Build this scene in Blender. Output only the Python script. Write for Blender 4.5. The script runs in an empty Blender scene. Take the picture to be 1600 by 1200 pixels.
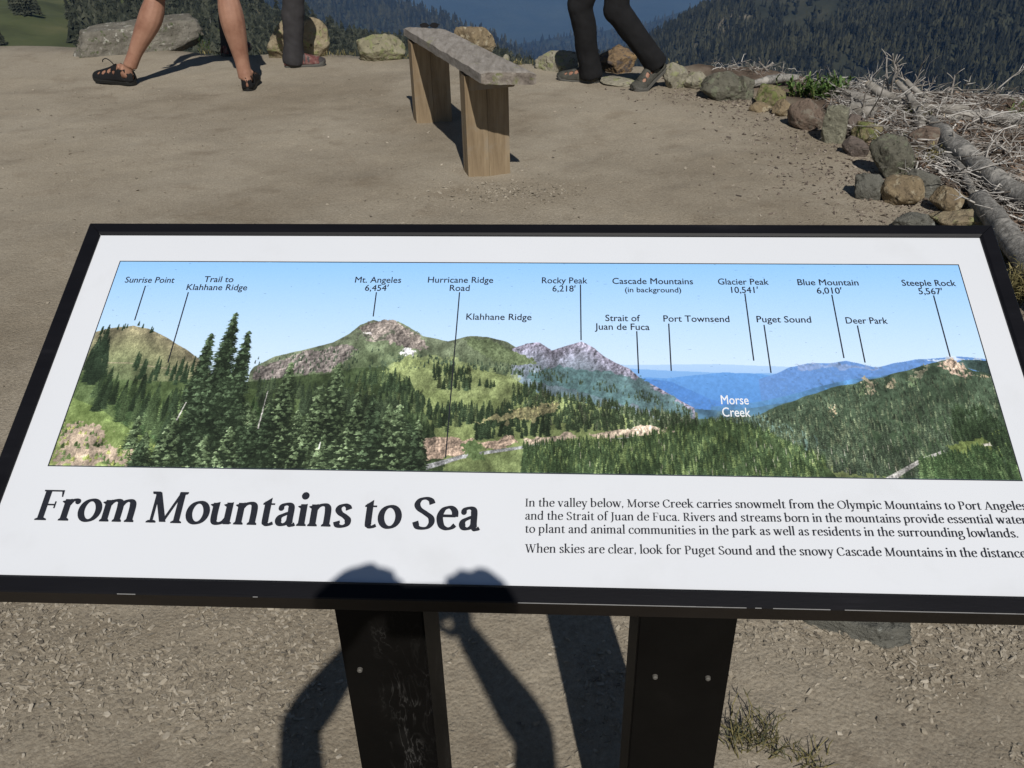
import bpy, bmesh, math, random
import numpy as np
from mathutils import Vector, Matrix, noise as mnoise

random.seed(7)
RS = np.random.RandomState(11)
PI = math.pi
scene = bpy.context.scene
COL = scene.collection
HAZE = 0.000095      # density of the air, per metre

# ------------------------------------------------------------------ camera
F_PX, PITCH, ROLL, H = 1489.6, 0.5828, -0.0227, 1.46
cp_, sp_ = math.cos(PITCH), math.sin(PITCH)
fwd = np.array([0, cp_, -sp_]); up0 = np.array([0, sp_, cp_]); rt0 = np.array([1., 0, 0])
rt = rt0*math.cos(ROLL) + up0*math.sin(ROLL)
upv = -rt0*math.sin(ROLL) + up0*math.cos(ROLL)
CAM = np.array([0, 0, H])
cd = bpy.data.cameras.new('camera'); cam = bpy.data.objects.new('camera', cd); COL.objects.link(cam)
cd.sensor_width = 36; cd.lens = 36*F_PX/1600; cd.clip_start = 0.02; cd.clip_end = 200000
cam.matrix_world = Matrix(((rt[0], upv[0], -fwd[0], 0), (rt[1], upv[1], -fwd[1], 0), (rt[2], upv[2], -fwd[2], H), (0, 0, 0, 1)))
scene.camera = cam
# ------------------------------------------------------------------ sky, sun, exposure
SUN_EL, SUN_AZ = math.radians(46.0), math.radians(-7.5)     # elevation; heading the light travels towards, from +Y
SUNDIR = np.array([math.sin(SUN_AZ)*math.cos(SUN_EL), math.cos(SUN_AZ)*math.cos(SUN_EL), -math.sin(SUN_EL)])
w = bpy.data.worlds.new('World'); scene.world = w; w.use_nodes = True
nt = w.node_tree; bg = nt.nodes['Background']
sky = nt.nodes.new('ShaderNodeTexSky'); sky.sky_type = 'NISHITA'; sky.sun_disc = False
sky.sun_elevation = SUN_EL; sky.sun_rotation = math.atan2(-SUNDIR[0], -SUNDIR[1]); sky.altitude = 1600
sky.air_density = 1.0; sky.dust_density = 0.4; sky.ozone_density = 1.0
nt.links.new(sky.outputs[0], bg.inputs[0]); bg.inputs[1].default_value = 0.05
sl = bpy.data.lights.new('sun', 'SUN'); sl.energy = 5.0; sl.angle = math.radians(0.53); sl.color = (1.0, 0.955, 0.89)
so = bpy.data.objects.new('sun', sl); COL.objects.link(so)
so.rotation_euler = Vector(SUNDIR).to_track_quat('-Z', 'Y').to_euler(); so.location = (2, -10, 12)
vs = scene.view_settings; vs.view_transform = 'Standard'; vs.look = 'None'; vs.exposure = -0.34; vs.gamma = 1; vs.use_curve_mapping = False
scene.cycles.max_bounces = 6; scene.cycles.volume_bounces = 0; scene.cycles.transparent_max_bounces = 8

# ------------------------------------------------------------------ place geometry
def ray(px, py):
    v = rt*(px-800)/F_PX - upv*(py-600)/F_PX + fwd
    return v/np.linalg.norm(v)
def at(px, py, Y):
    "point seen at photo pixel px,py that lies Y metres ahead"
    v = ray(px, py); return CAM + v*(Y/v[1])
SLOPE = 0.055
def zbase(y): return -SLOPE*max(0.0, y-1.5) - 0.004*max(0.0, y-4.5)**2
def gp(px, py, up=0.0):
    v = ray(px, py); t = -H/v[2]
    for _ in range(30):
        P = CAM + v*t; t = (zbase(P[1])+up-H)/v[2]
    return CAM + v*t
def fbm(x, y, z, o=4): return mnoise.fractal((x, y, z), 0.9, 2.1, o)

# ------------------------------------------------------------------ object helpers
def obj(name, verts, faces, m=None, parent=None, smooth=False, attr=None):
    me = bpy.data.meshes.new(name)
    if isinstance(verts, np.ndarray): verts = verts.tolist()
    if isinstance(faces, np.ndarray): faces = faces.tolist()
    me.from_pydata(verts, [], faces); me.update()
    if smooth: me.shade_smooth()
    if attr is not None:
        a = me.attributes.new('tone', 'FLOAT', 'POINT'); a.data.foreach_set('value', np.asarray(attr, dtype=np.float32))
    if m: me.materials.append(m)
    o = bpy.data.objects.new(name, me); COL.objects.link(o)
    if parent: o.parent = parent
    return o
def obm(name, bm, m=None, parent=None, smooth=False):
    me = bpy.data.meshes.new(name); bm.to_mesh(me); bm.free()
    if smooth: me.shade_smooth()
    if m: me.materials.append(m)
    o = bpy.data.objects.new(name, me); COL.objects.link(o)
    if parent: o.parent = parent
    return o
def tag(o, label=None, cat=None, group=None, kind=None):
    if label: o['label'] = label
    if cat: o['category'] = cat
    if group: o['group'] = group
    if kind: o['kind'] = kind
    return o
def thing(name, label, cat, loc=(0, 0, 0), group=None):
    o = bpy.data.objects.new(name, None); COL.objects.link(o); o.location = loc; o.empty_display_size = .1
    return tag(o, label, cat, group)
class MB:
    def __init__(s): s.v = []; s.f = []; s.t = []
    def add(s, V, Fs, tone=0.0):
        n = len(s.v); s.v.extend([tuple(map(float, p)) for p in V]); s.f.extend([tuple(int(i)+n for i in f) for f in Fs]); s.t.extend([tone]*len(V)); return s
    def build(s, name, m=None, parent=None, smooth=False, attr=False):
        return obj(name, s.v, s.f, m, parent, smooth, s.t if attr else None)
BOXF = [(0, 3, 2, 1), (4, 5, 6, 7), (0, 1, 5, 4), (1, 2, 6, 5), (2, 3, 7, 6), (3, 0, 4, 7)]
def boxv(x0, x1, y0, y1, z0, z1): return [(x0, y0, z0), (x1, y0, z0), (x1, y1, z0), (x0, y1, z0), (x0, y0, z1), (x1, y0, z1), (x1, y1, z1), (x0, y1, z1)]
def tube(pts, rad, n=10, wob=0.0, seed=0.0, flat=1.0, flatdir=None, caps=True):
    "lofted tube; rad number or list; returns verts, faces"
    P = np.array(pts, float); k = len(P)
    R = [rad]*k if np.isscalar(rad) else list(rad)
    T = np.gradient(P, axis=0); T /= (np.linalg.norm(T, axis=1)[:, None]+1e-12)
    ref = np.array(flatdir if flatdir is not None else ((0, 0, 1) if abs(T[0][2]) < .9 else (1, 0, 0)), float)
    V = []; Fs = []
    for i in range(k):
        a = ref - T[i]*(ref@T[i]); a /= np.linalg.norm(a)+1e-12; b = np.cross(T[i], a)
        if flatdir is None: ref = a
        for j in range(n):
            th = 2*PI*j/n
            r = R[i]*(1 + (wob*mnoise.noise((P[i][0]*9+seed+math.cos(th), P[i][1]*9+math.sin(th), P[i][2]*9+seed)) if wob else 0))
            V.append(P[i] + a*math.cos(th)*r*flat + b*math.sin(th)*r)
    for i in range(k-1):
        for j in range(n):
            j2 = (j+1) % n
            Fs.append((i*n+j, i*n+j2, (i+1)*n+j2, (i+1)*n+j))
    if caps:
        Fs.append(tuple(range(n-1, -1, -1))); Fs.append(tuple((k-1)*n+j for j in range(n)))
    return V, Fs
def crom(pts, per=6, close=False):
    P = [np.array(p, float) for p in pts]; n = len(P); out = []
    rng = range(n) if close else range(n-1)
    for i in rng:
        if close: p0, p1, p2, p3 = P[(i-1) % n], P[i], P[(i+1) % n], P[(i+2) % n]
        else: p0, p1, p2, p3 = P[max(i-1, 0)], P[i], P[i+1], P[min(i+2, n-1)]
        for s in range(per):
            t = s/per
            out.append(.5*((2*p1) + (-p0+p2)*t + (2*p0-5*p1+4*p2-p3)*t*t + (-p0+3*p1-3*p2+p3)*t**3))
    if not close: out.append(P[-1])
    return out

# ------------------------------------------------------------------ materials
def N(nt, t, **k):
    n = nt.nodes.new(t)
    for a, b in k.items(): setattr(n, a, b)
    return n
def ramp(nt, fac, stops):
    r = N(nt, 'ShaderNodeValToRGB'); e = r.color_ramp.elements
    while len(e) < len(stops): e.new(.5)
    for i, (p, c) in enumerate(stops): e[i].position = p; e[i].color = (*c, 1)
    nt.links.new(fac, r.inputs[0]); return r.outputs[0]
def mat(name, stops, scale=4, detail=6, rough=.9, bump=0.0, bscale=None, spec=.3, second=None, aniso=None, coord='Object', bdist=.01, distort=0.0, tone=None, third=None):
    """noise-driven colour; second = (stops_color, scale, lo, hi) blotches laid over; aniso = mapping scale"""
    m = bpy.data.materials.new(name); m.use_nodes = True; nt = m.node_tree; p = nt.nodes['Principled BSDF']
    p.inputs['Roughness'].default_value = rough; p.inputs['Specular IOR Level'].default_value = spec
    L = nt.links.new
    tc = N(nt, 'ShaderNodeTexCoord'); vec = tc.outputs[coord]
    if aniso:
        mp = N(nt, 'ShaderNodeMapping'); mp.inputs['Scale'].default_value = aniso; L(vec, mp.inputs[0]); vec = mp.outputs[0]
    nz = N(nt, 'ShaderNodeTexNoise'); nz.inputs['Scale'].default_value = scale; nz.inputs['Detail'].default_value = detail; nz.inputs['Roughness'].default_value = .65; nz.inputs['Distortion'].default_value = distort
    L(vec, nz.inputs['Vector'])
    fac = nz.outputs[0]
    if tone:
        at_ = N(nt, 'ShaderNodeAttribute', attribute_name='tone'); ad = N(nt, 'ShaderNodeMath', operation='MULTIPLY_ADD'); ad.inputs[1].default_value = tone
        L(at_.outputs['Fac'], ad.inputs[0]); L(fac, ad.inputs[2]); fac = ad.outputs[0]
    col = ramp(nt, fac, stops)
    for blot in (second, third):
        if blot:
            c2, s2, lo, hi = blot
            n2 = N(nt, 'ShaderNodeTexNoise'); n2.inputs['Scale'].default_value = s2; n2.inputs['Detail'].default_value = 5; n2.inputs['Roughness'].default_value = .6; L(tc.outputs[coord], n2.inputs['Vector'])
            mr = N(nt, 'ShaderNodeMapRange'); mr.inputs[1].default_value = lo; mr.inputs[2].default_value = hi; L(n2.outputs[0], mr.inputs[0])
            mx = N(nt, 'ShaderNodeMix', data_type='RGBA'); L(mr.outputs[0], mx.inputs[0]); L(col, mx.inputs[6]); mx.inputs[7].default_value = (*c2, 1); col = mx.outputs[2]
    L(col, p.inputs['Base Color'])
    if bump:
        nb = N(nt, 'ShaderNodeTexNoise'); nb.inputs['Scale'].default_value = bscale or scale*3; nb.inputs['Detail'].default_value = 8; nb.inputs['Roughness'].default_value = .7; L(vec, nb.inputs['Vector'])
        b = N(nt, 'ShaderNodeBump'); b.inputs['Strength'].default_value = bump; b.inputs['Distance'].default_value = bdist; L(nb.outputs[0], b.inputs['Height']); L(b.outputs[0], p.inputs['Normal'])
    return m
def flatmat(name, c, rough=.6, spec=.4):
    m = bpy.data.materials.new(name); m.use_nodes = True; p = m.node_tree.nodes['Principled BSDF']
    nz = N(m.node_tree, 'ShaderNodeTexNoise'); nz.inputs['Scale'].default_value = 30
    col = ramp(m.node_tree, nz.outputs[0], [(.3, tuple(x*.85 for x in c)), (.7, tuple(min(1, x*1.12) for x in c))])
    m.node_tree.links.new(col, p.inputs['Base Color'])
    p.inputs['Roughness'].default_value = rough; p.inputs['Specular IOR Level'].default_value = spec
    return m

# ground
def ground_mat():
    m = bpy.data.materials.new('trodden_dirt'); m.use_nodes = True; nt = m.node_tree; p = nt.nodes['Principled BSDF']; L = nt.links.new
    p.inputs['Roughness'].default_value = .95; p.inputs['Specular IOR Level'].default_value = .15
    tc = N(nt, 'ShaderNodeTexCoord'); V = tc.outputs['Object']
    def nz(s, d=8, r=.65):
        n = N(nt, 'ShaderNodeTexNoise'); n.inputs['Scale'].default_value = s; n.inputs['Detail'].default_value = d; n.inputs['Roughness'].default_value = r; L(V, n.inputs['Vector']); return n.outputs[0]
    c1 = ramp(nt, nz(1.6), [(.32, (.26, .22, .165)), (.5, (.37, .32, .245)), (.66, (.44, .388, .305))])
    c2 = ramp(nt, nz(95, 8, .85), [(.32, (.11, .093, .073)), (.44, (.275, .238, .182)), (.56, (.375, .333, .262)), (.7, (.56, .51, .42))])
    mx = N(nt, 'ShaderNodeMix', data_type='RGBA'); mx.inputs[0].default_value = .6; L(c1, mx.inputs[6]); L(c2, mx.inputs[7])
    at_ = N(nt, 'ShaderNodeAttribute', attribute_name='tone')     # 1 = brown duff of the bank beyond the boulders
    c3 = ramp(nt, nz(9, 8, .75), [(.3, (.06, .045, .035)), (.5, (.14, .105, .08)), (.7, (.25, .2, .16))])
    m2 = N(nt, 'ShaderNodeMix', data_type='RGBA'); L(at_.outputs['Fac'], m2.inputs[0]); L(mx.outputs[2], m2.inputs[6]); L(c3, m2.inputs[7])
    pt = ramp(nt, nz(.55, 5, .6), [(.38, (.78, .76, .73)), (.52, (1, 1, 1)), (.66, (1.0, .99, .97))]); pt2 = ramp(nt, nz(5.5, 4, .6), [(.3, (.84, .82, .8)), (.46, (1, 1, 1))])
    for q in (pt, pt2):
        mm = N(nt, 'ShaderNodeMix', data_type='RGBA', blend_type='MULTIPLY'); mm.inputs[0].default_value = 1; L(m2.outputs[2], mm.inputs[6]); L(q, mm.inputs[7]); m2 = mm
    L(m2.outputs[2], p.inputs['Base Color'])
    b1 = N(nt, 'ShaderNodeBump'); b1.inputs['Strength'].default_value = .9; b1.inputs['Distance'].default_value = .008; L(nz(48, 10, .8), b1.inputs['Height'])
    vo = N(nt, 'ShaderNodeTexVoronoi'); vo.inputs['Scale'].default_value = 130; L(V, vo.inputs['Vector'])
    b2 = N(nt, 'ShaderNodeBump'); b2.invert = True; b2.inputs['Strength'].default_value = .5; b2.inputs['Distance'].default_value = .003; L(vo.outputs['Distance'], b2.inputs['Height']); L(b1.outputs[0], b2.inputs['Normal'])
    L(b2.outputs[0], p.inputs['Normal'])
    return m
M_ground = ground_mat()
M_chip = mat('stone_chips', [(.2, (.13, .112, .088)), (.45, (.27, .236, .182)), (.7, (.34, .302, .24)), (.95, (.47, .425, .35))], 40, 3, .9, .3, 200, tone=.5, bdist=.002)

# ------------------------------------------------------------------ terrain: viewpoint ground
EDGE = [gp(*p)[:2] for p in [(-300, 72), (0, 74), (130, 76), (320, 84), (540, 88), (640, 92), (840, 104), (1000, 106), (1090, 112), (1200, 122), (1340, 146), (1470, 158), (1600, 164), (1800, 176)]]
EX = [e[0] for e in EDGE]; EY = [e[1] for e in EDGE]
def yedge(x): return float(np.interp(x, EX, EY)) + .05
ROCKLINE = [gp(*p)[:2] for p in [(1060, 112), (1130, 140), (1200, 155), (1300, 200), (1380, 262), (1440, 300), (1500, 345), (1560, 420), (1600, 520)]]
RX = np.array([p[0] for p in ROCKLINE]); RY = np.array([p[1] for p in ROCKLINE])
def bank(x, y):
    "0 on the path, 1 on the bank of duff and dead wood to the right of the boulders"
    xr = float(np.interp(-y, -RY, RX)) if y > RY[-1] else RX[-1] + (RY[-1]-y)*.12
    if y > RY[0]: xr = 3.0 if y > RY[0]+.3 else RX[0]
    return min(1.0, max(0.0, (x-xr)/.12))
def gz(x, y, fine=True):
    z = zbase(y)
    ye = yedge(x)
    if y > ye: z -= .85*(y-ye)*min(1, (y-ye)/.6+.15)
    b = bank(x, y)
    z += b*(.035 + .05*fbm(x*1.4, y*1.4, 3))
    z += .012*fbm(x*.9, y*.9, 0) + .006*fbm(x*3.3, y*3.3, 8) + .0035*fbm(x*9, y*9, 2)
    if fine: z += .0022*fbm(x*22, y*22, 5, 3)
    return z
def axis(segs):
    out = []
    for a, b, st in segs: out += list(np.arange(a, b-1e-9, st))
    return out + [segs[-1][1]]
xs = axis([(-40, -8, 2), (-8, -3.2, .2), (-3.2, -1.2, .035), (-1.2, 1.2, .012), (1.2, 2.6, .03), (2.6, 8, .2), (8, 40, 2)])
ys = axis([(-40, -3, 2), (-3, .7, .1), (.7, 1.6, .011), (1.6, 6.6, .035), (6.6, 12, .3), (12, 60, 3)])
V = []; T = []
for y in ys:
    for x in xs:
        xx = x
        V.append((x, y, gz(x, y))); T.append(bank(x, y))
nx = len(xs); Fq = []
for j in range(len(ys)-1):
    for i in range(nx-1):
        a = j*nx+i; Fq.append((a, a+1, a+nx+1, a+nx))
g = obj('ground', V, Fq, M_ground, smooth=True, attr=T); tag(g, kind='structure')

# ------------------------------------------------------------------ loose stones
def chip_templates(k, seed):
    r = np.random.RandomState(seed); out = []
    for _ in range(k):
        bm = bmesh.new()
        for _ in range(9):
            v = r.normal(size=3); v /= np.linalg.norm(v); v *= r.uniform(.75, 1.1)
            bm.verts.new((v[0], v[1]*.75, v[2]*.45))
        res = bmesh.ops.convex_hull(bm, input=bm.verts)
        bmesh.ops.delete(bm, geom=[v for v in bm.verts if not v.link_faces], context='VERTS')
        bm.verts.index_update()
        out.append((np.array([v.co[:] for v in bm.verts]), [[v.index for v in f.verts] for f in bm.faces])); bm.free()
    return out
CH = chip_templates(14, 3)
def scatter(name, n, sampler, smin, smax, m, label, cat, power=2.5, sink=.25, seed=1):
    r = np.random.RandomState(seed); vs_ = []; fs = []; ts = []; base = 0
    for i in range(n):
        p = sampler(r)
        if p is None: continue
        x, y = p; s = smin + (smax-smin)*r.uniform()**power
        V, Fs = CH[r.randint(len(CH))]
        a = r.uniform(0, 2*PI); ti = r.normal()*.25; tj = r.normal()*.25
        c, sn = math.cos(a), math.sin(a)
        Q = V*s*np.array([1, r.uniform(.6, 1), r.uniform(.6, 1.2)])
        Q = np.stack([Q[:, 0]*c-Q[:, 1]*sn, Q[:, 0]*sn+Q[:, 1]*c, Q[:, 2]], 1)
        Q[:, 2] += Q[:, 0]*ti+Q[:, 1]*tj
        Q += np.array([x, y, gz(x, y)+s*(.3-sink)])
        vs_.append(Q); fs += [[k+base for k in f] for f in Fs]; base += len(Q); ts += [r.uniform(-.5, .5)]*len(Q)
    o = obj(name, np.concatenate(vs_), fs, m, attr=ts)
    return tag(o, label, cat, kind='stuff')
def samp_front(r):
    x = r.uniform(-1.15, 1.2); y = r.uniform(.8, 1.5)
    d = .5+.5*fbm(x*2.6+5, y*2.6, 1)*1.6 + .35*max(0, x-.3) + .35*max(0, -.25-x) - (.35 if -.15 < x < .2 and y > 1.1 else 0)
    d = (d-.45)*2.2
    return (x, y) if r.uniform() < min(1, max(.05, d)) else None
scatter('gravel', 110000, samp_front, .0009, .0105, M_chip, 'loose angular gravel and stone chips scattered under the sign', 'gravel', 5.2, .12, 1)
def samp_path(r):
    x = r.uniform(-4, 2.2); y = r.uniform(2.2, 6.3)
    return (x, y) if r.uniform() < .25+.6*max(0, fbm(x*1.1, y*1.1, 9)) else None
def samp_leg(r):
    P = gp(790, 300); return P[0]+r.normal()*.16, P[1]+r.normal()*.07-.02
scatter('gravel', 900, samp_leg, .002, .013, M_chip, 'small stones and grit heaped before the near leg of the bench', 'gravel', 3, .1, 8)
scatter('gravel', 16000, samp_path, .002, .013, M_chip, 'sparse fine gravel on the trodden dirt around the bench', 'gravel', 5, .1, 2)
def samp_rim(r):
    i = r.uniform(0, len(RX)-1.001); k = int(i); t = i-k
    x = RX[k]*(1-t)+RX[k+1]*t; y = RY[k]*(1-t)+RY[k+1]*t
    return x-abs(r.normal())*.3+.06, y-abs(r.normal())*.08
M_chipd = mat('dark_chips', [(.2, (.07, .055, .045)), (.5, (.19, .155, .125)), (.8, (.3, .26, .21))], 40, 3, .9, .3, 200, tone=.6, bdist=.002)
scatter('gravel', 7500, samp_rim, .003, .016, M_chipd, 'dark gravel and wood chips washed against the row of boulders', 'gravel', 3, .1, 3)

# ------------------------------------------------------------------ rocks
def hull_r(D, planes):
    r = np.full(len(D), 9.0)
    for n_, d in planes:
        k = D@n_; ok = k > 1e-3; rr = np.where(ok, d/np.where(ok, k, 1), 9.0)
        r = np.minimum(r, rr)
    return r
def ico(sub):
    bm = bmesh.new(); bmesh.ops.create_icosphere(bm, subdivisions=sub, radius=1)
    V = np.array([v.co[:] for v in bm.verts]); Fs = [[v.index for v in f.verts] for f in bm.faces]; bm.free(); return V, Fs
ICO5 = ico(5); ICO4 = ico(4)
def rock_mat(name, a, b, c, lich=None, lo=.55, scale=7, lich2=None):
    dust = (.27, .235, .18); a, b, c = [tuple(.72*u+.28*d for u, d in zip(v, dust)) for v in (a, b, c)]
    return mat(name, [(.28, a), (.5, b), (.72, c)], scale, 9, .92, 1.0, 24, .2, second=(lich, 22, lo, lo+.05) if lich else None, bdist=.03, distort=.6, third=(lich2 or tuple(x*.45 for x in a), 34, .58, .68))
RM = {
 'grey': rock_mat('grey_rock', (.07, .07, .06), (.16, .155, .135), (.26, .25, .22), (.42, .41, .36), .6, 9, (.1, .12, .06)),
 'tan': rock_mat('tan_rock', (.2, .15, .09), (.36, .29, .18), (.48, .42, .28), (.33, .33, .16), .55),
 'lichen': rock_mat('lichen_rock', (.12, .12, .07), (.3, .28, .18), (.44, .42, .3), (.25, .26, .13), .52),
 'ochre': rock_mat('ochre_rock', (.09, .06, .035), (.27, .2, .11), (.41, .33, .2), (.42, .36, .25), .56),
 'orange': rock_mat('orange_rock', (.09, .05, .03), (.24, .15, .07), (.4, .24, .08), (.12, .1, .09), .52),
 'pale': rock_mat('pale_rock', (.22, .21, .16), (.36, .34, .26), (.46, .44, .35), (.3, .31, .17), .55),
 'dark': rock_mat('dark_grey_rock', (.05, .055, .04), (.11, .115, .09), (.19, .19, .15), (.19, .2, .14), .55),
 'moss': rock_mat('mossy_rock', (.1, .08, .03), (.24, .21, .1), (.36, .33, .17), (.17, .19, .07), .5),
 'red': rock_mat('red_brown_rock', (.07, .045, .035), (.17, .115, .09), (.26, .185, .145), (.22, .19, .15), .54),
 'green': rock_mat('grey_green_rock', (.12, .125, .09), (.24, .245, .18), (.34, .345, .26), (.38, .38, .28), .62),
 'purple': rock_mat('purple_brown_rock', (.06, .045, .045), (.13, .1, .095), (.2, .165, .15)),
 'slate': rock_mat('slate_rock', (.06, .07, .065), (.12, .13, .12), (.18, .19, .17), (.3, .31, .28), .64),
}
def rock(px0, px1, py0, py1, m, label, seed, deep=.8, sharp=1.0, block=0.0, tilt=0.0, sub=5, up=0.0, dy=0.0, name='boulder', fl=1.0, yaw=None, low=.0):
    if name == 'boulder' and px0 > 1020: k_ = .05*(px1-px0); px0 += k_; px1 -= k_; py0 += .07*(py1-py0)
    "boulder filling photo box px0..px1, py0..py1; deep = depth / width"
    r = np.random.RandomState(seed)
    P = gp((px0+px1)/2, py1); P = P + np.array([P[0]/P[1], 1, 0])*dy
    dist = np.linalg.norm(P-CAM); sc = dist/F_PX
    W = (px1-px0)*sc; ang = math.atan2(CAM[2]-P[2], P[1])
    D = W*deep
    Hh = max(.02, ((py1-py0)*sc - D*.5*math.sin(ang))/math.cos(ang))*fl
    V, Fs = ICO5 if sub == 5 else ICO4
    Dn = V/np.linalg.norm(V, axis=1)[:, None]
    planes = []
    for k in range(int(13+r.randint(6))):
        n_ = r.normal(size=3); n_ /= np.linalg.norm(n_); planes.append((n_, r.uniform(.6, 1.0)))
    if block >= 1: planes = [(n_, d_*1.35) for n_, d_ in planes] + [(np.array(n_)/np.linalg.norm(n_), d_) for n_, d_ in (((1, .1, .05), .8), ((-1, .05, .12), .8), ((0, 1, 0), .8), ((.05, -1, .12), .75), ((-.03, .05, 1), .7), ((.1, -.05, -1), .8))]
    rr = hull_r(Dn, planes); rr = np.minimum(rr, 1.12)
    rr = (.35+.65*sharp)*rr + (.65-.65*sharp)*.92
    o3 = r.uniform(0, 50)
    nz = np.array([fbm(d[0]*1.6+o3, d[1]*1.6, d[2]*1.6) for d in Dn])*.07 + np.array([fbm(d[0]*5+o3, d[1]*5, d[2]*5, 5) for d in Dn])*.045
    Q = Dn*(rr+nz)[:, None]
    mn, mx = Q.min(0), Q.max(0)
    Q = (Q-mn)/(mx-mn)
    Q = (Q-np.array([.5, .5, 0]))*np.array([W, D, Hh*1.35]); Q[:, 2] -= Hh*.38
    a = (r.uniform(-.25, .25) if yaw is None else yaw) - math.atan2(P[0], P[1])
    c, s = math.cos(a), math.sin(a)
    Q = np.stack([Q[:, 0]*c-Q[:, 1]*s, Q[:, 0]*s+Q[:, 1]*c, Q[:, 2]+Q[:, 0]*tilt], 1)
    o = obj(name, Q, Fs, RM[m], smooth=True)
    o.location = (P[0]+P[0]/P[1]*D*.45, P[1]+D*.45, P[2]+up-low); 
    return tag(o, label, 'rock' if name == 'rock' else name)
ROCKS = [
 (131, 307, 39, 83, 'grey', 'long grey boulder with white lichen streaks behind the bare legs', 1, .4, .9),
 (424, 516, 27, 92, 'tan', 'tall pale tan boulder behind the red hiking shoe', 3, .6, .85),
 (562, 634, 56, 97, 'lichen', 'rounded boulder with yellow-green lichen left of the bench', 4, .7, .6),
 (711, 776, 42, 84, 'ochre', 'ochre crystalline boulder rising behind the bench seat', 5, .7, .9),
 (838, 908, 79, 114, 'pale', 'pale cream boulder just left of the standing black trouser leg', 6, .7, .9),
 (934, 992, 76, 116, 'orange', 'rusty orange and brown boulder between the two black trouser legs', 7, .8, 1),
 (1031, 1078, 98, 140, 'pale', 'pale lichen boulder right behind the raised sandal', 9, .8, .9),
 (1064, 1110, 110, 140, 'pale', 'smooth pale grey boulder tucked behind the big dark one', 10, .8, .7),
 (1090, 1166, 110, 159, 'dark', 'big dark grey rounded boulder, left end of the row at the right', 11, .8, .6),
 (1140, 1178, 118, 156, 'dark', 'small green-grey rock leaning on the right side of the big dark boulder', 12, .9, .9),
 (1176, 1226, 134, 168, 'moss', 'mossy yellow-green angular rock below the dead twigs', 13, .9, 1),
 (1204, 1240, 154, 182, 'ochre', 'small ochre rock between the mossy rock and the red-brown one', 14, .9, 1),
 (1226, 1286, 154, 203, 'red', 'red-brown rounded boulder beside the upright grey-green rock', 15, .8, .7),
 (1281, 1320, 165, 223, 'green', 'upright block-shaped grey-green rock right of the red-brown boulder', 16, .8, .8),
 (1314, 1348, 180, 216, 'purple', 'small dark rock with a pointed top behind the upright rock', 17, .9, 1),
 (1326, 1374, 190, 228, 'moss', 'pale yellow-green rock with a bright right tip', 18, .9, .9),
 (1312, 1356, 214, 246, 'purple', 'purple-brown low rock at the foot of the yellow-green one', 19, .9, 1),
 (1349, 1424, 214, 280, 'dark', 'large dark green-grey angular boulder halfway along the row', 20, .8, .95),
 (1412, 1484, 198, 246, 'red', 'large reddish brown rock under the fallen log', 21, .8, .8),
 (1400, 1428, 208, 232, 'dark', 'small dark rock wedged beside the large reddish one', 22, .9, .9),
 (1372, 1440, 276, 322, 'ochre', 'rust-edged ochre rock below the large dark boulder', 24, .8, 1),
 (1404, 1464, 262, 308, 'slate', 'slate grey rock between the two ochre rocks', 25, .9, .9),
 (1448, 1506, 292, 336, 'ochre', 'rough yellow-brown crumbly rock beside the sawn log end', 26, .8, 1),
]
for (a, b, c, d, m, lab, sd, dp, sh) in ROCKS: rock(a, b, c, d, m, lab, sd, dp, sh, block=1.0 if sd in (1, 16) else 0)
rock(936, 948, 90, 110, 'pale', 'small cream rock peeping out right of the standing trouser leg', 40, .9, .8, sub=4)
rock(783, 796, 85, 96, 'pale', 'small white stone just beyond the near end of the bench', 41, .9, .8, sub=4, name='stone')
rock(568, 584, 77, 95, 'slate', 'small grey stone propping the lichen boulder on its left', 42, .8, 1, sub=4, name='stone')
rock(936, 1016, 110, 136, 'pale', 'low flat pale stone slab between the walker\'s two sandals', 43, .8, .9, fl=.5, name='stone')
rock(1172, 1204, 160, 176, 'ochre', 'little flat ochre stone sunk in the path at the mossy rock', 44, .8, 1, sub=4, name='stone')
rock(1332, 1376, 258, 312, 'slate', 'flat pale grey stone set flush in the path edge', 45, .8, 1, fl=.7, name='stone')
rock(1452, 1540, 318, 362, 'tan', 'flat tan stone just beyond the top right corner of the sign', 46, .6, 1, fl=.7, name='stone')
rock(1396, 1456, 326, 362, 'slate', 'flat dark grey stone at the sign\'s upper edge, left of the tan one', 47, .7, 1, fl=.7, name='stone')
rock(1250, 1408, 948, 1003, 'slate', 'flat grey stone lying in gravel under the lower edge of the sign', 48, .5, .9, block=1, fl=.8, name='stone', yaw=.05)

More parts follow.
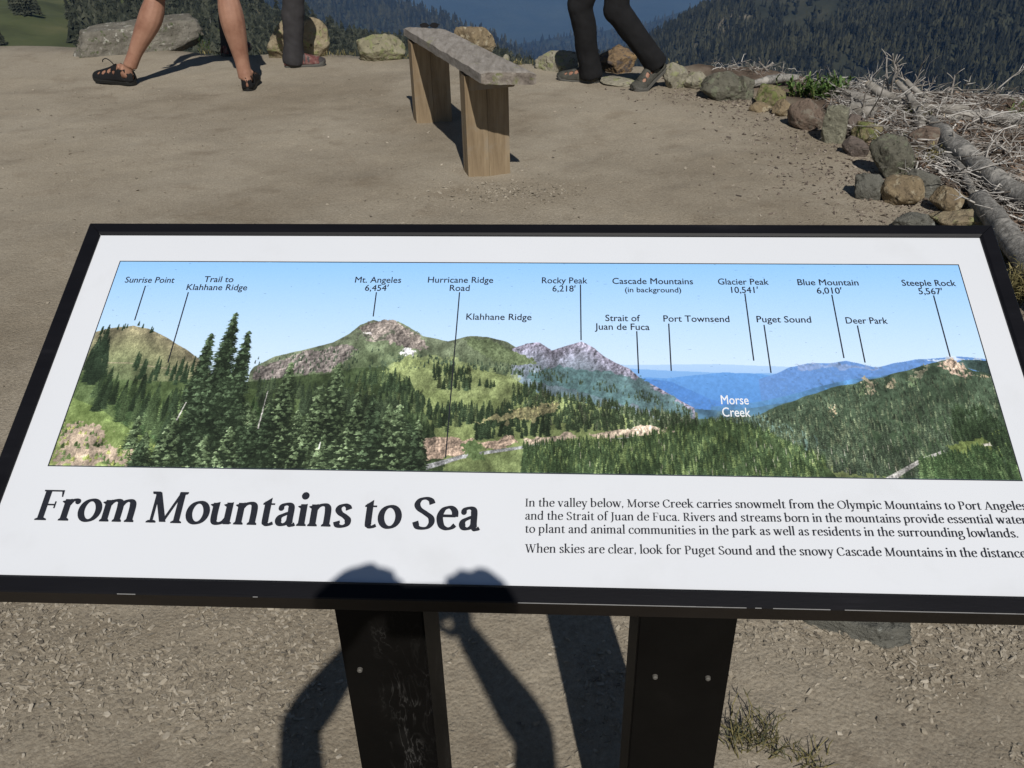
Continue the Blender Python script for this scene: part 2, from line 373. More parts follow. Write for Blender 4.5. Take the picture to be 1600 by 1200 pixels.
# ------------------------------------------------------------------ dead wood
M_wood = mat('weathered_deadwood', [(.25, (.08, .07, .06)), (.45, (.21, .195, .17)), (.7, (.38, .36, .33))], 6, 9, .85, .7, 30, .2, aniso=(1, 1, 1), bdist=.006, distort=1.2)
M_bark = mat('grey_log_bark', [(.25, (.07, .066, .058)), (.5, (.23, .22, .2)), (.72, (.42, .41, .38))], 22, 9, .9, 1.0, 60, .2, bdist=.01, distort=2.5, second=((.42, .4, .36), 12, .56, .62))
M_twig = mat('bleached_twigs', [(.2, (.09, .078, .066)), (.5, (.29, .268, .24)), (.85, (.62, .6, .56))], 12, 4, .85, tone=.75)
M_cut = mat('sawn_wood', [(.3, (.3, .24, .16)), (.7, (.52, .44, .32))], 20, 5, .8)
def log(name, pix, radpx, label, cat, m=M_bark, stubs=(), lift=None, group=None, n=14, cut=True):
    pts = []; rs = []
    for i, (px, py) in enumerate(pix):
        P = gp(px, py); sc = np.linalg.norm(P-CAM)/F_PX
        r = (radpx if np.isscalar(radpx) else radpx[i])*sc
        l = 0 if lift is None else lift[i]
        P = gp(px, py, r+l+.03); pts.append(P); rs.append(r)
    pr = crom([tuple(p)+(r,) for p, r in zip(pts, rs)], 9)
    P0 = pts[0]
    root = thing(name, label, cat, tuple(P0), group)
    V, Fs = tube([p[:3]-P0 for p in pr], [p[3]*(1+.10*mnoise.noise((i*.45, radpx if np.isscalar(radpx) else radpx[0], 3))) for i, p in enumerate(pr)], n, .22, radpx if np.isscalar(radpx) else radpx[0])
    obj('bark', V, Fs, m, root, smooth=True)
    if cut:
        d = (pts[0]-pts[1]); d /= np.linalg.norm(d)
        V, Fs = tube([d*(-.002), d*.004], rs[0]*.9, n); obj('cut_end', V, Fs, M_cut, root)
    for (t, dx, dy_, dz, L) in stubs:
        k = int(t*(len(pr)-1)); q = pr[k][:3]-P0; dv = np.array([dx, dy_, dz], float); dv /= np.linalg.norm(dv)
        c = [q, q+dv*L*.5+np.array([0, 0, .004]), q+dv*L]
        V, Fs = tube(crom(c, 3), list(np.linspace(.011, .004, 7)), 7); obj('branch_stub', V, Fs, M_wood, root, smooth=True)
    return root
log('fallen_log', [(1452, 188), (1485, 222), (1530, 262), (1570, 292), (1640, 330)], [7, 14, 14, 15, 17], 'long grey fallen log slanting down to the right past the brown rock', 'log', stubs=[(.3, -.3, -.2, 1, .07), (.45, .6, 0, .8, .06), (.6, -.7, -.4, .3, .06), (.75, .2, .1, 1, .06)])
log('fallen_log', [(1528, 312), (1560, 350), (1592, 392), (1625, 440), (1650, 480)], [13, 15, 16, 17, 17], 'thick grey log with a sawn end behind the sign\'s top right corner', 'log', stubs=[(.25, .8, .1, .6, .04), (.5, -.6, -.2, .8, .035)])
log('fallen_log', [(1330, 172), (1352, 174), (1368, 178)], [11, 12, 10], 'short chunk of pale grey log right of the green plants', 'log', M_wood)
log('fallen_log', [(1440, 168), (1480, 170), (1512, 171)], [6, 6, 5], 'short grey log lying level behind the bare upright stick', 'log', M_wood)
log('fallen_log', [(1474, 182), (1520, 181), (1564, 184), (1620, 190)], [6, 7, 8, 8], 'grey log lying level along the crest at the right edge', 'log')
log('fallen_log', [(1160, 134), (1190, 128), (1222, 122), (1246, 121)], [3, 6, 6, 4], 'dark weathered log behind the mossy rock and green plants', 'log', cut=False)
log('dead_branch', [(1356, 131), (1385, 150), (1412, 164), (1440, 176)], [5, 6, 6, 4], 'stout pale branch with a snapped end slanting through the brushwood', 'branch', M_wood, lift=[.09, .04, .01, 0])
log('dead_branch', [(1402, 128), (1420, 147), (1432, 172), (1440, 205)], [3, 4, 6, 7], 'curved root-like branch dropping to the reddish rock', 'branch', M_wood, lift=[.13, .08, .03, 0])
log('dead_branch', [(1416, 126), (1432, 142), (1452, 158)], [2.5, 3.5, 4], 'thin bent branch sticking out left of the short level log', 'branch', M_wood, lift=[.1, .05, .0])
log('dead_branch', [(1308, 140), (1340, 152), (1370, 162)], [4, 6, 7], 'grey knotty branch between green plants and pale stout branch', 'branch', M_wood, lift=[.03, .02, .0])
log('dead_branch', [(1520, 300), (1500, 262), (1462, 232), (1430, 222)], [6, 5, 4, 3], 'thin gnarled root curling below the long fallen log', 'branch', M_bark, lift=[0, .02, .01, 0], cut=False)
log('dead_branch', [(1365, 188), (1380, 200), (1400, 206)], [3, 3, 2.5], 'short curved pale branch below the log chunk', 'branch', M_wood, cut=False)
def twiggy(name, px, py, tops, label, r0=.008, seed=0, Yoff=0.0):
    "a bare stick: tops = list of pixel polylines starting near px,py"
    B = gp(px, py); root = thing(name, label, 'branch', tuple(B)); r = random.Random(seed)
    for k, line in enumerate(tops):
        Y = B[1]+Yoff
        pts = [at(a, b, Y + .02*i*(-1)**k)-B for i, (a, b) in enumerate(line)]
        c = crom(pts, 5); rr = np.linspace(r0*(1 if k == 0 else .6), r0*.35, len(c))
        V, Fs = tube(c, list(rr), 8, .3, k); obj('stem' if k == 0 else 'twig', V, Fs, M_twig, root, smooth=True)
        for j in range(3):
            q = c[r.randrange(2, len(c)-1)]; d = np.array([r.uniform(-1, 1), r.uniform(-.4, .4), r.uniform(-.2, .8)]); d /= np.linalg.norm(d)
            V, Fs = tube([q, q+d*.03+np.array([0, 0, .004]), q+d*.06], [r0*.35, r0*.28, r0*.15], 5); obj('twig', V, Fs, M_twig, root, smooth=True)
twiggy('dead_branch', 1390, 162, [[(1392, 160), (1388, 140), (1385, 110), (1386, 86)], [(1393, 150), (1395, 125), (1399, 112), (1396, 96), (1395, 84)], [(1396, 120), (1401, 110), (1398, 98), (1402, 85)], [(1400, 122), (1404, 112), (1402, 103)], [(1377, 160), (1378, 140), (1386, 130)], [(1390, 134), (1400, 118), (1404, 108)]], 'tall forked bare branch standing up against the dark forest', .0085, 1)
twiggy('dead_branch', 1484, 166, [[(1483, 166), (1487, 145), (1490, 128), (1492, 117)], [(1488, 137), (1480, 143), (1467, 145)], [(1484, 150), (1480, 158), (1479, 166)]], 'single bare stick standing upright above the crest, right of the forked one', .009, 2)
twiggy('dead_branch', 1188, 124, [[(1208, 98), (1196, 106), (1181, 110), (1186, 124)], [(1172, 106), (1180, 112), (1188, 118)], [(1186, 96), (1197, 108), (1209, 120)]], 'crossed pale twigs sticking up behind the mossy rock', .007, 3)
twiggy('dead_branch', 1368, 150, [[(1368, 152), (1362, 138), (1352, 128), (1340, 124)], [(1362, 138), (1356, 124), (1360, 116)], [(1364, 146), (1372, 132), (1370, 124)]], 'small forked twig leaning left beside the stout pale branch', .006, 12)
twiggy('dead_branch', 1436, 150, [[(1432, 152), (1424, 136), (1412, 124), (1408, 112)], [(1424, 136), (1432, 124), (1430, 116)], [(1414, 126), (1404, 120), (1398, 122)]], 'pale arching twig right of the tall forked branch', .007, 13)
twiggy('dead_branch', 1586, 262, [[(1586, 264), (1578, 240), (1582, 220), (1594, 206)], [(1578, 240), (1562, 228), (1550, 226)], [(1580, 228), (1568, 214), (1570, 204)]], 'white forked twig above the long log at the right edge', .007, 14)
twiggy('dead_branch', 1540, 225, [[(1536, 228), (1537, 205), (1533, 185), (1530, 168), (1520, 172)], [(1530, 185), (1512, 195), (1505, 210)], [(1526, 176), (1538, 184), (1546, 172)]], 'bleached forked stick standing in the brushwood right of the long log', .008, 4)
twiggy('dead_branch', 1480, 196, [[(1480, 196), (1481, 180), (1486, 166)], [(1482, 196), (1495, 186), (1508, 177)], [(1462, 190), (1470, 178), (1482, 166)]], 'low crossed sticks in front of the crest log', .006, 5)
# brushwood
def in_bank_px(r):
    px = r.uniform(1290, 1680); t = (px-1290)/390
    py = r.uniform(140+30*t, 210+260*t**1.3)
    return px, py
def brush(name, n, sampler, rmin, rmax, lmin, lmax, label, seed, lift=.06, curv=.3):
    r = np.random.RandomState(seed); mb = MB()
    for i in range(n):
        px, py = sampler(r); P = gp(px, py)
        if bank(P[0], P[1]) < .35 and P[1] < 4.6: continue
        L = lmin+(lmax-lmin)*r.uniform()**2; a = r.uniform(0, 2*PI) if r.uniform() < .4 else r.normal()*.75-.7
        el = r.normal()*.22 + (.7 if r.uniform() < .06 else 0)
        d = np.array([math.cos(a)*math.cos(el), math.sin(a)*math.cos(el), math.sin(el)])
        o = np.array([P[0], P[1], gz(P[0], P[1], False)+.008+r.uniform(0, lift)])
        s = np.cross(d, (0, 0, 1)); bend = r.normal()*curv*L
        pts = [o, o+d*L*.35+s*bend*.5, o+d*L*.7+s*bend*.6+np.array([0, 0, r.normal()*.01]), o+d*L+s*bend*.1]
        rd = rmin+(rmax-rmin)*r.uniform()**3
        V, Fs = tube(pts, [rd, rd*.9, rd*.7, rd*.35], 4, caps=False); mb.add(V, Fs, r.uniform(-.5, .5))
        if rd > .0016 and L > .1:
            for _ in range(r.randint(2, 5)):
                q = pts[1]+(pts[2]-pts[1])*r.uniform(-.4, 1.6); e = d*r.uniform(.2, 1)+s*r.normal()*.8+np.array([0, 0, r.uniform(-.1, .8)]); e /= np.linalg.norm(e); l2 = L*r.uniform(.15, .4)
                V, Fs = tube([q, q+e*l2*.5+np.array([0, 0, r.normal()*.006]), q+e*l2], [rd*.5, rd*.38, rd*.15], 4, caps=False); mb.add(V, Fs, r.uniform(-.2, .5))
    o = mb.build(name, M_twig, smooth=True, attr=True); return tag(o, label, 'brushwood', kind='stuff')
brush('brushwood', 1900, in_bank_px, .0009, .0052, .03, .26, 'tangle of bleached dead twigs covering the bank right of the boulders', 5)
def crest_px(r):
    px = r.uniform(1110, 1620); return px, np.interp(px, [1110, 1200, 1340, 1470, 1620], [112, 124, 148, 162, 170])+r.uniform(-3, 10)
brush('brushwood', 450, crest_px, .0008, .003, .03, .11, 'fringe of short dead twigs along the crest of the bank', 6, .04)
# duff: bark flakes
def samp_bank(r):
    px, py = in_bank_px(r); P = gp(px, py)
    return (P[0], P[1]) if bank(P[0], P[1]) > .3 else None
M_duff = mat('bark_flakes', [(.2, (.05, .035, .025)), (.5, (.15, .1, .07)), (.8, (.3, .22, .16))], 40, 3, .9, tone=.6)
scatter('bark_litter', 6000, samp_bank, .004, .022, M_duff, 'brown bark flakes and litter between the dead branches', 'litter', 3, -.1, 4)

# ------------------------------------------------------------------ small plants
M_leaf = mat('fresh_leaves', [(.3, (.035, .075, .014)), (.6, (.085, .155, .035)), (.8, (.18, .24, .08))], 30, 3, .55, tone=.4, spec=.4)
M_dry = mat('dry_grass', [(.3, (.1, .09, .035)), (.6, (.22, .19, .08)), (.8, (.32, .27, .13))], 30, 3, .8, tone=.4)
M_moss = mat('moss', [(.3, (.025, .03, .008)), (.6, (.07, .075, .02)), (.8, (.12, .12, .035))], 60, 6, .95, .8, 200)
def blade(mb, base, d, L, wd, r, droop=.35):
    s = np.cross(d, (0, 0, 1)); s /= np.linalg.norm(s)+1e-9; V = []
    for i, t in enumerate((0, .35, .7, 1)):
        c = base + d*L*t + np.array([0, 0, -droop*L*t*t]); ww = wd*(.5, 1, .8, .05)[i]
        V += [c-s*ww, c+s*ww+np.array([0, 0, .0004])]
    mb.add(V, [(0, 1, 3, 2), (2, 3, 5, 4), (4, 5, 7, 6)], r.uniform(-.5, .5))
def leafy(name, px, py, wpx, hpx, n, wd, m, label, cat, seed, elev=(.5, 1.4), droop=.3, stems=10, group=None):
    B = gp(px, py); sc = np.linalg.norm(B-CAM)/F_PX; r = np.random.RandomState(seed); root = thing(name, label, cat, tuple(B), group)
    mb = MB(); ms = MB()
    for k in range(stems):
        ox, oy = r.normal(size=2)*wpx*sc*.26; b0 = np.array([ox, oy*.8, 0])
        b0[2] = gz(B[0]+ox, B[1]+oy*.8, False)-B[2]
        hgt = hpx*sc*r.uniform(.4, 1); top = b0+np.array([r.normal()*.02, r.normal()*.02, hgt])
        V, Fs = tube([b0-np.array([0, 0, .01]), (b0+top)/2+r.normal(size=3)*.004, top], [.0013, .001, .0006], 4); ms.add(V, Fs)
        for j in range(n//stems):
            q = b0+(top-b0)*r.uniform(.05, 1); a = r.uniform(0, 2*PI); e = r.uniform(*elev)
            blade(mb, q, np.array([math.cos(a)*math.cos(e), math.sin(a)*math.cos(e), math.sin(e)]), r.uniform(.5, 1)*hpx*sc*.55, wd, r, droop)
    tag(mb.build('leaves', m, root, attr=True), kind='stuff'); tag(ms.build('stems', M_dry, root), kind='stuff'); return root
leafy('leafy_plant', 1250, 152, 46, 28, 320, .0058, M_leaf, 'bright green leafy plant, left one of the clump behind the red-brown boulder', 'plant', 1, stems=26)
leafy('leafy_plant', 1282, 158, 46, 34, 360, .006, M_leaf, 'bright green leafy plant, tallest and middle one of the clump', 'plant', 2, stems=30)
leafy('leafy_plant', 1306, 154, 30, 28, 200, .0055, M_leaf, 'bright green leafy plant, right one next to the pale log chunk', 'plant', 3, stems=18)
leafy('leafy_plant', 1590, 190, 40, 20, 120, .003, M_leaf, 'dull green plant at the right edge beside the crest log', 'plant', 4, stems=16)
leafy('leafy_plant', 1418, 196, 50, 16, 160, .003, M_moss, 'dark mossy tuft under the curved root-like branch', 'plant', 5, stems=20, droop=.6)
leafy('leafy_plant', 1462, 258, 44, 20, 150, .003, M_dry, 'yellowish grass tuft between slate rock and fallen log', 'plant', 6, stems=24)
leafy('grass_tuft', 1586, 470, 60, 50, 420, .0016, M_dry, 'long dry grass tuft right of the sign frame', 'grass tuft', 7, stems=60, droop=.5)
leafy('grass_tuft', 1560, 410, 40, 30, 200, .0016, M_dry, 'shorter dry grass tuft beneath the thick sawn log', 'grass tuft', 8, stems=30, droop=.5)
leafy('leafy_plant', 318, 82, 14, 26, 40, .003, M_leaf, 'thin weed at the right end of the grey speckled boulder', 'plant', 9, stems=8)
leafy('leafy_plant', 1052, 110, 18, 12, 30, .003, M_dry, 'sparse dry weed between the two pale boulders', 'plant', 10, stems=8)
M_weed = mat('weed', [(.3, (.035, .04, .02)), (.6, (.08, .085, .045)), (.8, (.15, .14, .08))], 30, 3, .7, tone=.4)
leafy('weed', 1172, 1160, 80, 44, 220, .0008, M_weed, 'wispy green weed growing in gravel right of the sign post', 'plant', 11, stems=60, droop=.4)
leafy('weed', 1262, 1196, 50, 18, 80, .0008, M_weed, 'low dark weed at the bottom edge right of the taller wispy one', 'plant', 12, stems=30, droop=.5)
def edge_px(r):
    px = r.uniform(318, 840); return px, np.interp(px, [318, 540, 640, 840], [84, 88, 92, 104])+r.uniform(-3, 2)
mbg = MB(); rr_ = np.random.RandomState(5)
for i in range(420):
    px, py = edge_px(rr_); P = gp(px, py); a = rr_.uniform(0, 2*PI); e = rr_.uniform(.8, 1.5)
    blade(mbg, np.array([P[0], P[1], gz(P[0], P[1])]), np.array([math.cos(a)*math.cos(e), math.sin(a)*math.cos(e), math.sin(e)]), rr_.uniform(.02, .07), .0022, rr_, .3)
tag(mbg.build('grass', M_dry, attr=True), 'short dry grass along the rim behind the bench', 'grass', kind='stuff')
# ================================================================== information panel
SX = np.array([0.99816, -0.06056, 0.0]); SH = np.array([0.06056, 0.99816, 0.0]); TILT = 0.3939
SY = SH*math.cos(TILT)+np.array([0, 0, 1])*math.sin(TILT); SN = np.cross(SX, SY)
SC = np.array([-0.4745, 1.0599, 0.954])
def pl(px, py):
    "photo pixel -> (a, b) metres on the panel, a to the right, b downwards from the picture's top left corner"
    v = ray(px, py); P = CAM+v*(((SC-CAM)@SN)/(v@SN)); d = P-SC
    return float(d@SX), float(-(d@SY))
M_frame = mat('black_powder_coat', [(.3, (.003, .003, .0045)), (.6, (.006, .006, .008)), (.8, (.018, .018, .022))], 8, 6, .5, .25, 220, .2, bdist=.0006, aniso=(.4, 3, 1))
M_edge = mat('frame_side_bronze', [(.3, (.012, .0095, .008)), (.7, (.02, .016, .0135))], 10, 5, .6, .1, 200, .15, bdist=.0005)
M_panel = mat('white_laminate', [(.3, (.655, .68, .72)), (.7, (.68, .705, .745))], 3, 3, .38, 0, spec=.35, second=((.6, .6, .6), 60, .74, .8), third=((.62, .64, .67), 9, .56, .8))
M_ink = flatmat('black_print', (.018, .02, .028), .45, .3)
M_inkw = flatmat('white_print', (.8, .82, .85), .45, .3)
M_post = mat('black_post', [(.3, (.0028, .0026, .0024)), (.6, (.005, .0046, .0042)), (.8, (.01, .009, .008))], 7, 7, .5, .25, 60, .08, bdist=.001)
M_steel = flatmat('bolt_steel', (.1, .095, .085), .5, .3)

sign = thing('information_panel', 'black-framed panoramic information panel titled From Mountains to Sea on two black posts', 'sign')
sign.matrix_world = Matrix(((SX[0], SY[0], SN[0], SC[0]), (SX[1], SY[1], SN[1], SC[1]), (SX[2], SY[2], SN[2], SC[2]), (0, 0, 0, 1)))
PA0, PA1, PB0, PB1 = -.037, 1.035, -.043, .4075       # panel opening
FWD = .0178                                          # frame width
obj('panel_board', boxv(PA0-.004, PA1+.004, -PB1-.004, -PB0+.004, -.012, -.0012), BOXF, M_panel, sign)
def bar(name, c0, c1, n0, n1):
    "frame bar between inner points c0,c1 and outer points n0,n1 with a bevelled inner lip"
    (a, b), (c, d) = c0, c1; (e, f), (g_, h) = n0, n1
    z1, z0 = .0028, -.026
    def mid(p, q, t): return (p[0]+(q[0]-p[0])*t, p[1]+(q[1]-p[1])*t)
    prof = [(0, -.0010), (.0, .0008), (.16, z1), (.93, z1), (1.0, z1-.0012), (1.0, z0), (.0, z0)]
    V = []
    for (pi, po) in (((a, b), (e, f)), ((c, d), (g_, h))):
        for t, z in prof:
            m_ = mid(pi, po, t); V.append((m_[0], m_[1], z))
    k = len(prof); Fs = [(i, (i+1) % k, k+(i+1) % k, k+i) for i in range(k)] + [tuple(range(k-1, -1, -1)), tuple(range(k, 2*k))]
    o = obj(name, V, Fs, M_frame, sign); o.data.materials.append(M_edge)
    for i in (4, 5): o.data.polygons[i].material_index = 1
    bm = bmesh.new(); bm.from_mesh(o.data); bmesh.ops.recalc_face_normals(bm, faces=bm.faces); bm.to_mesh(o.data); bm.free()
    return o
i_ = [(PA0, -PB0), (PA1, -PB0), (PA1, -PB1), (PA0, -PB1)]
o_ = [(PA0-FWD, -PB0+FWD), (PA1+FWD, -PB0+FWD), (PA1+FWD, -PB1-FWD), (PA0-FWD, -PB1-FWD)]
G_ = .0004
for k in range(4):
    A, B, C_, D_ = i_[k], i_[(k+1) % 4], o_[k], o_[(k+1) % 4]
    def sh(p, q, s):  # pull ends in a hair so the mitres stay visible
        d = np.array(q)-np.array(p); d = d/np.linalg.norm(d); return tuple(np.array(p)+d*s)
    bar('frame_bar', sh(A, B, G_), sh(B, A, G_), sh(C_, D_, G_), sh(D_, C_, G_))
# pale scuffs along the front arris
M_scuff = flatmat('bare_metal_scuff', (.22, .22, .22), .5, .4)
mb = MB(); r = random.Random(4)
y0 = -PB1-FWD*.985
for (xa, xb, dens) in ((-.03, .30, .12), (.50, 1.03, 1.2)):
    x = xa
    while x < xb:
        L = r.uniform(.004, .02)
        if r.random() < dens*.8:
            t = r.uniform(.00002, .00012)
            mb.add([(x, y0-.0005, .00235), (x+L, y0-.0005, .00235), (x+L, y0+t, .00295), (x, y0+t, .00295)], [(0, 1, 2, 3)])
        x += L
tag(mb.build('scuff', M_scuff, sign), kind='stuff')

# ---- the printed panorama, painted into an image by code
IW, IH = 2080, 590
def P2(px, py):
    a, b = pl(px, py); return a/1.0003*IW, b/.2839*IH
def vnoise(h, w_, cy, cx, seed):
    rs = np.random.RandomState(seed); g0 = rs.rand(cy+3, cx+3)
    y = np.linspace(0, cy, h); x = np.linspace(0, cx, w_)
    yi = y.astype(int); xi = x.astype(int); fy = (y-yi)[:, None]; fx = (x-xi)[None]
    fy = fy*fy*(3-2*fy); fx = fx*fx*(3-2*fx)
    a = g0[yi][:, xi]; b = g0[yi][:, xi+1]; c = g0[yi+1][:, xi]; d = g0[yi+1][:, xi+1]
    return a*(1-fy)*(1-fx)+b*(1-fy)*fx+c*fy*(1-fx)+d*fy*fx
def fb(cy, cx, seed, o=4, g_=.55):
    s = 0; amp = 1; tot = 0
    for k in range(o):
        s = s+amp*vnoise(IH, IW, cy*2**k, cx*2**k, seed+k); tot += amp; amp *= g_
    return s/tot
IMG = np.zeros((IH, IW, 3)); YY, XX = np.mgrid[0:IH, 0:IW]
tv = (YY/IH)
t_ = np.clip(tv/.56, 0, 1)[..., None]
IMG[:] = np.array([142, 196, 250])*(1-t_)**1.2 + np.array([205, 228, 250])*(1-(1-t_)**1.2)
NA, NB, NC = fb(6, 22, 1), fb(30, 110, 20), fb(100, 360, 40, 3)
ND = fb(16, 120, 60, 4, .7)
def curve(pts, amp=0, seed=0, rough=40):
    Q = [P2(*p) for p in pts]; xs_ = [q[0] for q in Q]; ys_ = [q[1] for q in Q]
    y = np.interp(np.arange(IW), xs_, ys_)
    if amp:
        rs = np.random.RandomState(seed)
        for k in range(4): y += amp*(.6**k)*np.interp(np.arange(IW), np.linspace(0, IW, rough*2**k), rs.uniform(-1, 1, rough*2**k))
    m_ = (np.arange(IW) >= xs_[0]) & (np.arange(IW) <= xs_[-1]); y[~m_] = IH+50
    return y
def layer(pts, col, col2=None, amp=1.5, seed=0, noise=None, contrast=.3, lower=None, rough=40):
    "fill below the skyline pts with col (top) .. col2 (bottom), modulated by noise"
    y = curve(pts, amp, seed, rough); mask = YY >= y[None]
    if lower: mask &= YY <= curve(lower, 1, seed+9)[None]
    d = np.clip((YY-y[None])/(IH*.3), 0, 1)[..., None]
    c = np.array(col)*(1-d)+np.array(col2 if col2 is not None else col)*d
    if noise is not None: c = c*(1+contrast*(noise-.5)[..., None]*2)
    IMG[mask] = c[mask]; return mask
def blob(pts, col, soft=.12, noise=None, seed=3, inside=None, wob=.35, op=1.0):
    "irregular patch inside polygon of photo pixels"
    Q = np.array([P2(*p) for p in pts]); inside_ = np.zeros((IH, IW), bool); x, y = XX, YY+0.0
    wy = (NB-.5)*IH*.05*wob*3; wx = (NC-.5)*IW*.012*wob*3
    X_ = XX+wx; Y_ = YY+wy; j = len(Q)-1
    for i in range(len(Q)):
        xi, yi = Q[i]; xj, yj = Q[j]
        cond = ((yi > Y_) != (yj > Y_)) & (X_ < (xj-xi)*(Y_-yi)/(yj-yi+1e-9)+xi); inside_ ^= cond; j = i
    if inside is not None: inside_ &= inside
    c = np.array(col)*(1+.35*((noise if noise is not None else NC)-.5)[..., None]*2)
    IMG[inside_] = (IMG*(1-op)+c*op)[inside_]; return inside_
def tree_img(px, py, hpx, wpx, col, rs, lean=0.0, lit=.5, scale=None):
    cx, by = P2(px, py); k = IW/1400
    h = max(4, int(by-P2(px, py-hpx)[1])); w2 = max(1.2, wpx*k*.5)
    y1 = int(by); y0 = max(0, y1-h); 
    if y1 <= 1 or y0 >= IH: return
    saw_n = max(3, h//5); ph = rs.uniform(0, 1)
    yy = np.arange(max(0, y0), min(IH, y1)); t = (yy-(y1-h))/h
    saw = (t*saw_n+ph) % 1
    hw = w2*(t**.8)*(.45+.55*saw)*(1+.15*rs.randn(len(yy))*(w2 > 3))+.5
    hl = hw*(1+.2*rs.randn(len(yy))*.7); hr = hw
    x0 = int(cx-w2*1.6-1); x1 = int(cx+w2*1.6+2); x0 = max(0, x0); x1 = min(IW, x1)
    if x1 <= x0: return
    xx = np.arange(x0, x1)[None]; c0 = cx+lean*(1-t)[:, None]*h
    m_ = (xx >= c0-hl[:, None]) & (xx <= c0+hr[:, None])
    shade = 1.0+lit*((c0-xx)/(w2+.5))*.55+.5*(saw[:, None]-.6)*(.8 if h > 14 else .3)+.28*rs.randn(len(yy), x1-x0)
    shade = np.clip(shade, .35, 2.1)
    c = np.array(col)[None, None]*shade[..., None]
    sub = IMG[yy[0]:yy[-1]+1, x0:x1]; sub[m_] = c[m_]
rs = np.random.RandomState(9)
def forest(poly_top, poly_bot, n, h0, h1, col, colvar=.25, alt=None, wr=.42, lit=.5, keep=None, altp=.3):
    "scatter conifers between two pixel polylines, far (top) ones first"
    items = []
    x0, x1 = poly_top[0][0], poly_top[-1][0]
    for _ in range(n):
        px = rs.uniform(x0, x1); a = np.interp(px, [p[0] for p in poly_top], [p[1] for p in poly_top]); b = np.interp(px, [p[0] for p in poly_bot], [p[1] for p in poly_bot])
        if b <= a: continue
        t = rs.uniform(); py = a+(b-a)*t
        if keep is not None:
            ix, iy = P2(px, py); ix = int(min(IW-1, max(0, ix))); iy = int(min(IH-1, max(0, iy)))
            if keep[iy, ix] < rs.uniform(.35, .65): continue
        items.append((py, px, t))
    items.sort()
    for py, px, t in items:
        h = (h0+(h1-h0)*t)*rs.uniform(.7, 1.25); c = np.array(alt if (alt is not None and rs.uniform() < altp) else col)*(1+colvar*rs.randn()*.6)
        tree_img(px, py, h, h*wr*rs.uniform(.8, 1.3), np.clip(c, 8, 240), rs, 0, lit)
# distance
layer([(900, 568), (1000, 569), (1120, 568), (1230, 572), (1400, 572)], (172, 205, 244), (120, 170, 228), .3, 1)
layer([(960, 574), (1040, 578), (1130, 582), (1200, 582), (1300, 590)], (128, 176, 232), (96, 150, 218), .6, 2)
layer([(1005, 588), (1040, 590), (1080, 586), (1130, 581), (1190, 583), (1230, 590), (1400, 600)], (98, 154, 222), (74, 130, 200), 1.2, 3, NC, .08)
layer([(1185, 592), (1215, 582), (1235, 572), (1262, 566), (1300, 567), (1322, 563), (1345, 568), (1370, 574), (1400, 566), (1430, 561), (1470, 558), (1500, 556), (1545, 560)], (100, 142, 205), (84, 138, 205), 1.2, 4, NC, .14)
blob([(1240, 569), (1300, 568), (1345, 569), (1380, 575), (1300, 576), (1250, 575)], (150, 160, 190), op=.5)
blob([(1440, 562), (1475, 557), (1500, 558), (1540, 562), (1490, 564)], (215, 225, 240), op=.8)
layer([(1000, 590), (1020, 592), (1050, 596), (1075, 607), (1110, 622), (1150, 632), (1180, 634)], (82, 134, 206), (70, 120, 190), 1, 5, NC, .12)
layer([(1110, 634), (1180, 628), (1230, 617), (1280, 603), (1330, 591), (1400, 585), (1450, 580)], (76, 128, 180), (70, 118, 165), 1, 6, NC, .15)
layer([(1060, 636), (1130, 640), (1180, 636), (1230, 628), (1290, 610), (1340, 596), (1400, 582)], (72, 112, 140), (66, 105, 110), 1.5, 7, NB, .3)
mR = layer([(1080, 652), (1130, 652), (1180, 648), (1215, 634), (1262, 618), (1300, 604), (1335, 597), (1350, 590), (1380, 589), (1400, 582), (1425, 577), (1450, 567), (1470, 563), (1488, 560), (1500, 567), (1520, 577), (1560, 584)], (72, 98, 72), (58, 84, 52), 3, 8, NB, .55)
layer([(1492, 568), (1505, 562), (1530, 562), (1560, 566)], (60, 82, 78), (60, 80, 62), 1.5, 31, NB, .4, lower=[(1492, 569), (1510, 574), (1560, 588)])
for pts, c in (([(1470, 565), (1488, 560), (1505, 572), (1525, 584), (1500, 586), (1478, 580)], (178, 158, 140)), ([(1350, 592), (1362, 590), (1368, 604), (1356, 618)], (165, 155, 130)), ([(1388, 590), (1396, 588), (1398, 606), (1388, 604)], (160, 150, 125)), ([(1430, 576), (1450, 572), (1440, 590), (1426, 596)], (150, 150, 125)), ([(1298, 634), (1306, 632), (1302, 650), (1296, 648)], (190, 170, 140)), ([(1345, 600), (1355, 600), (1348, 622), (1344, 618)], (110, 140, 90)), ([(1420, 596), (1434, 590), (1428, 606)], (110, 150, 90)), ([(1530, 586), (1550, 588), (1556, 594), (1536, 592)], (185, 170, 140))):
    blob(pts, c, wob=.5)
blob([(1100, 646), (1200, 650), (1290, 690), (1300, 712), (1230, 690), (1150, 665)], (104, 130, 132), op=.6)
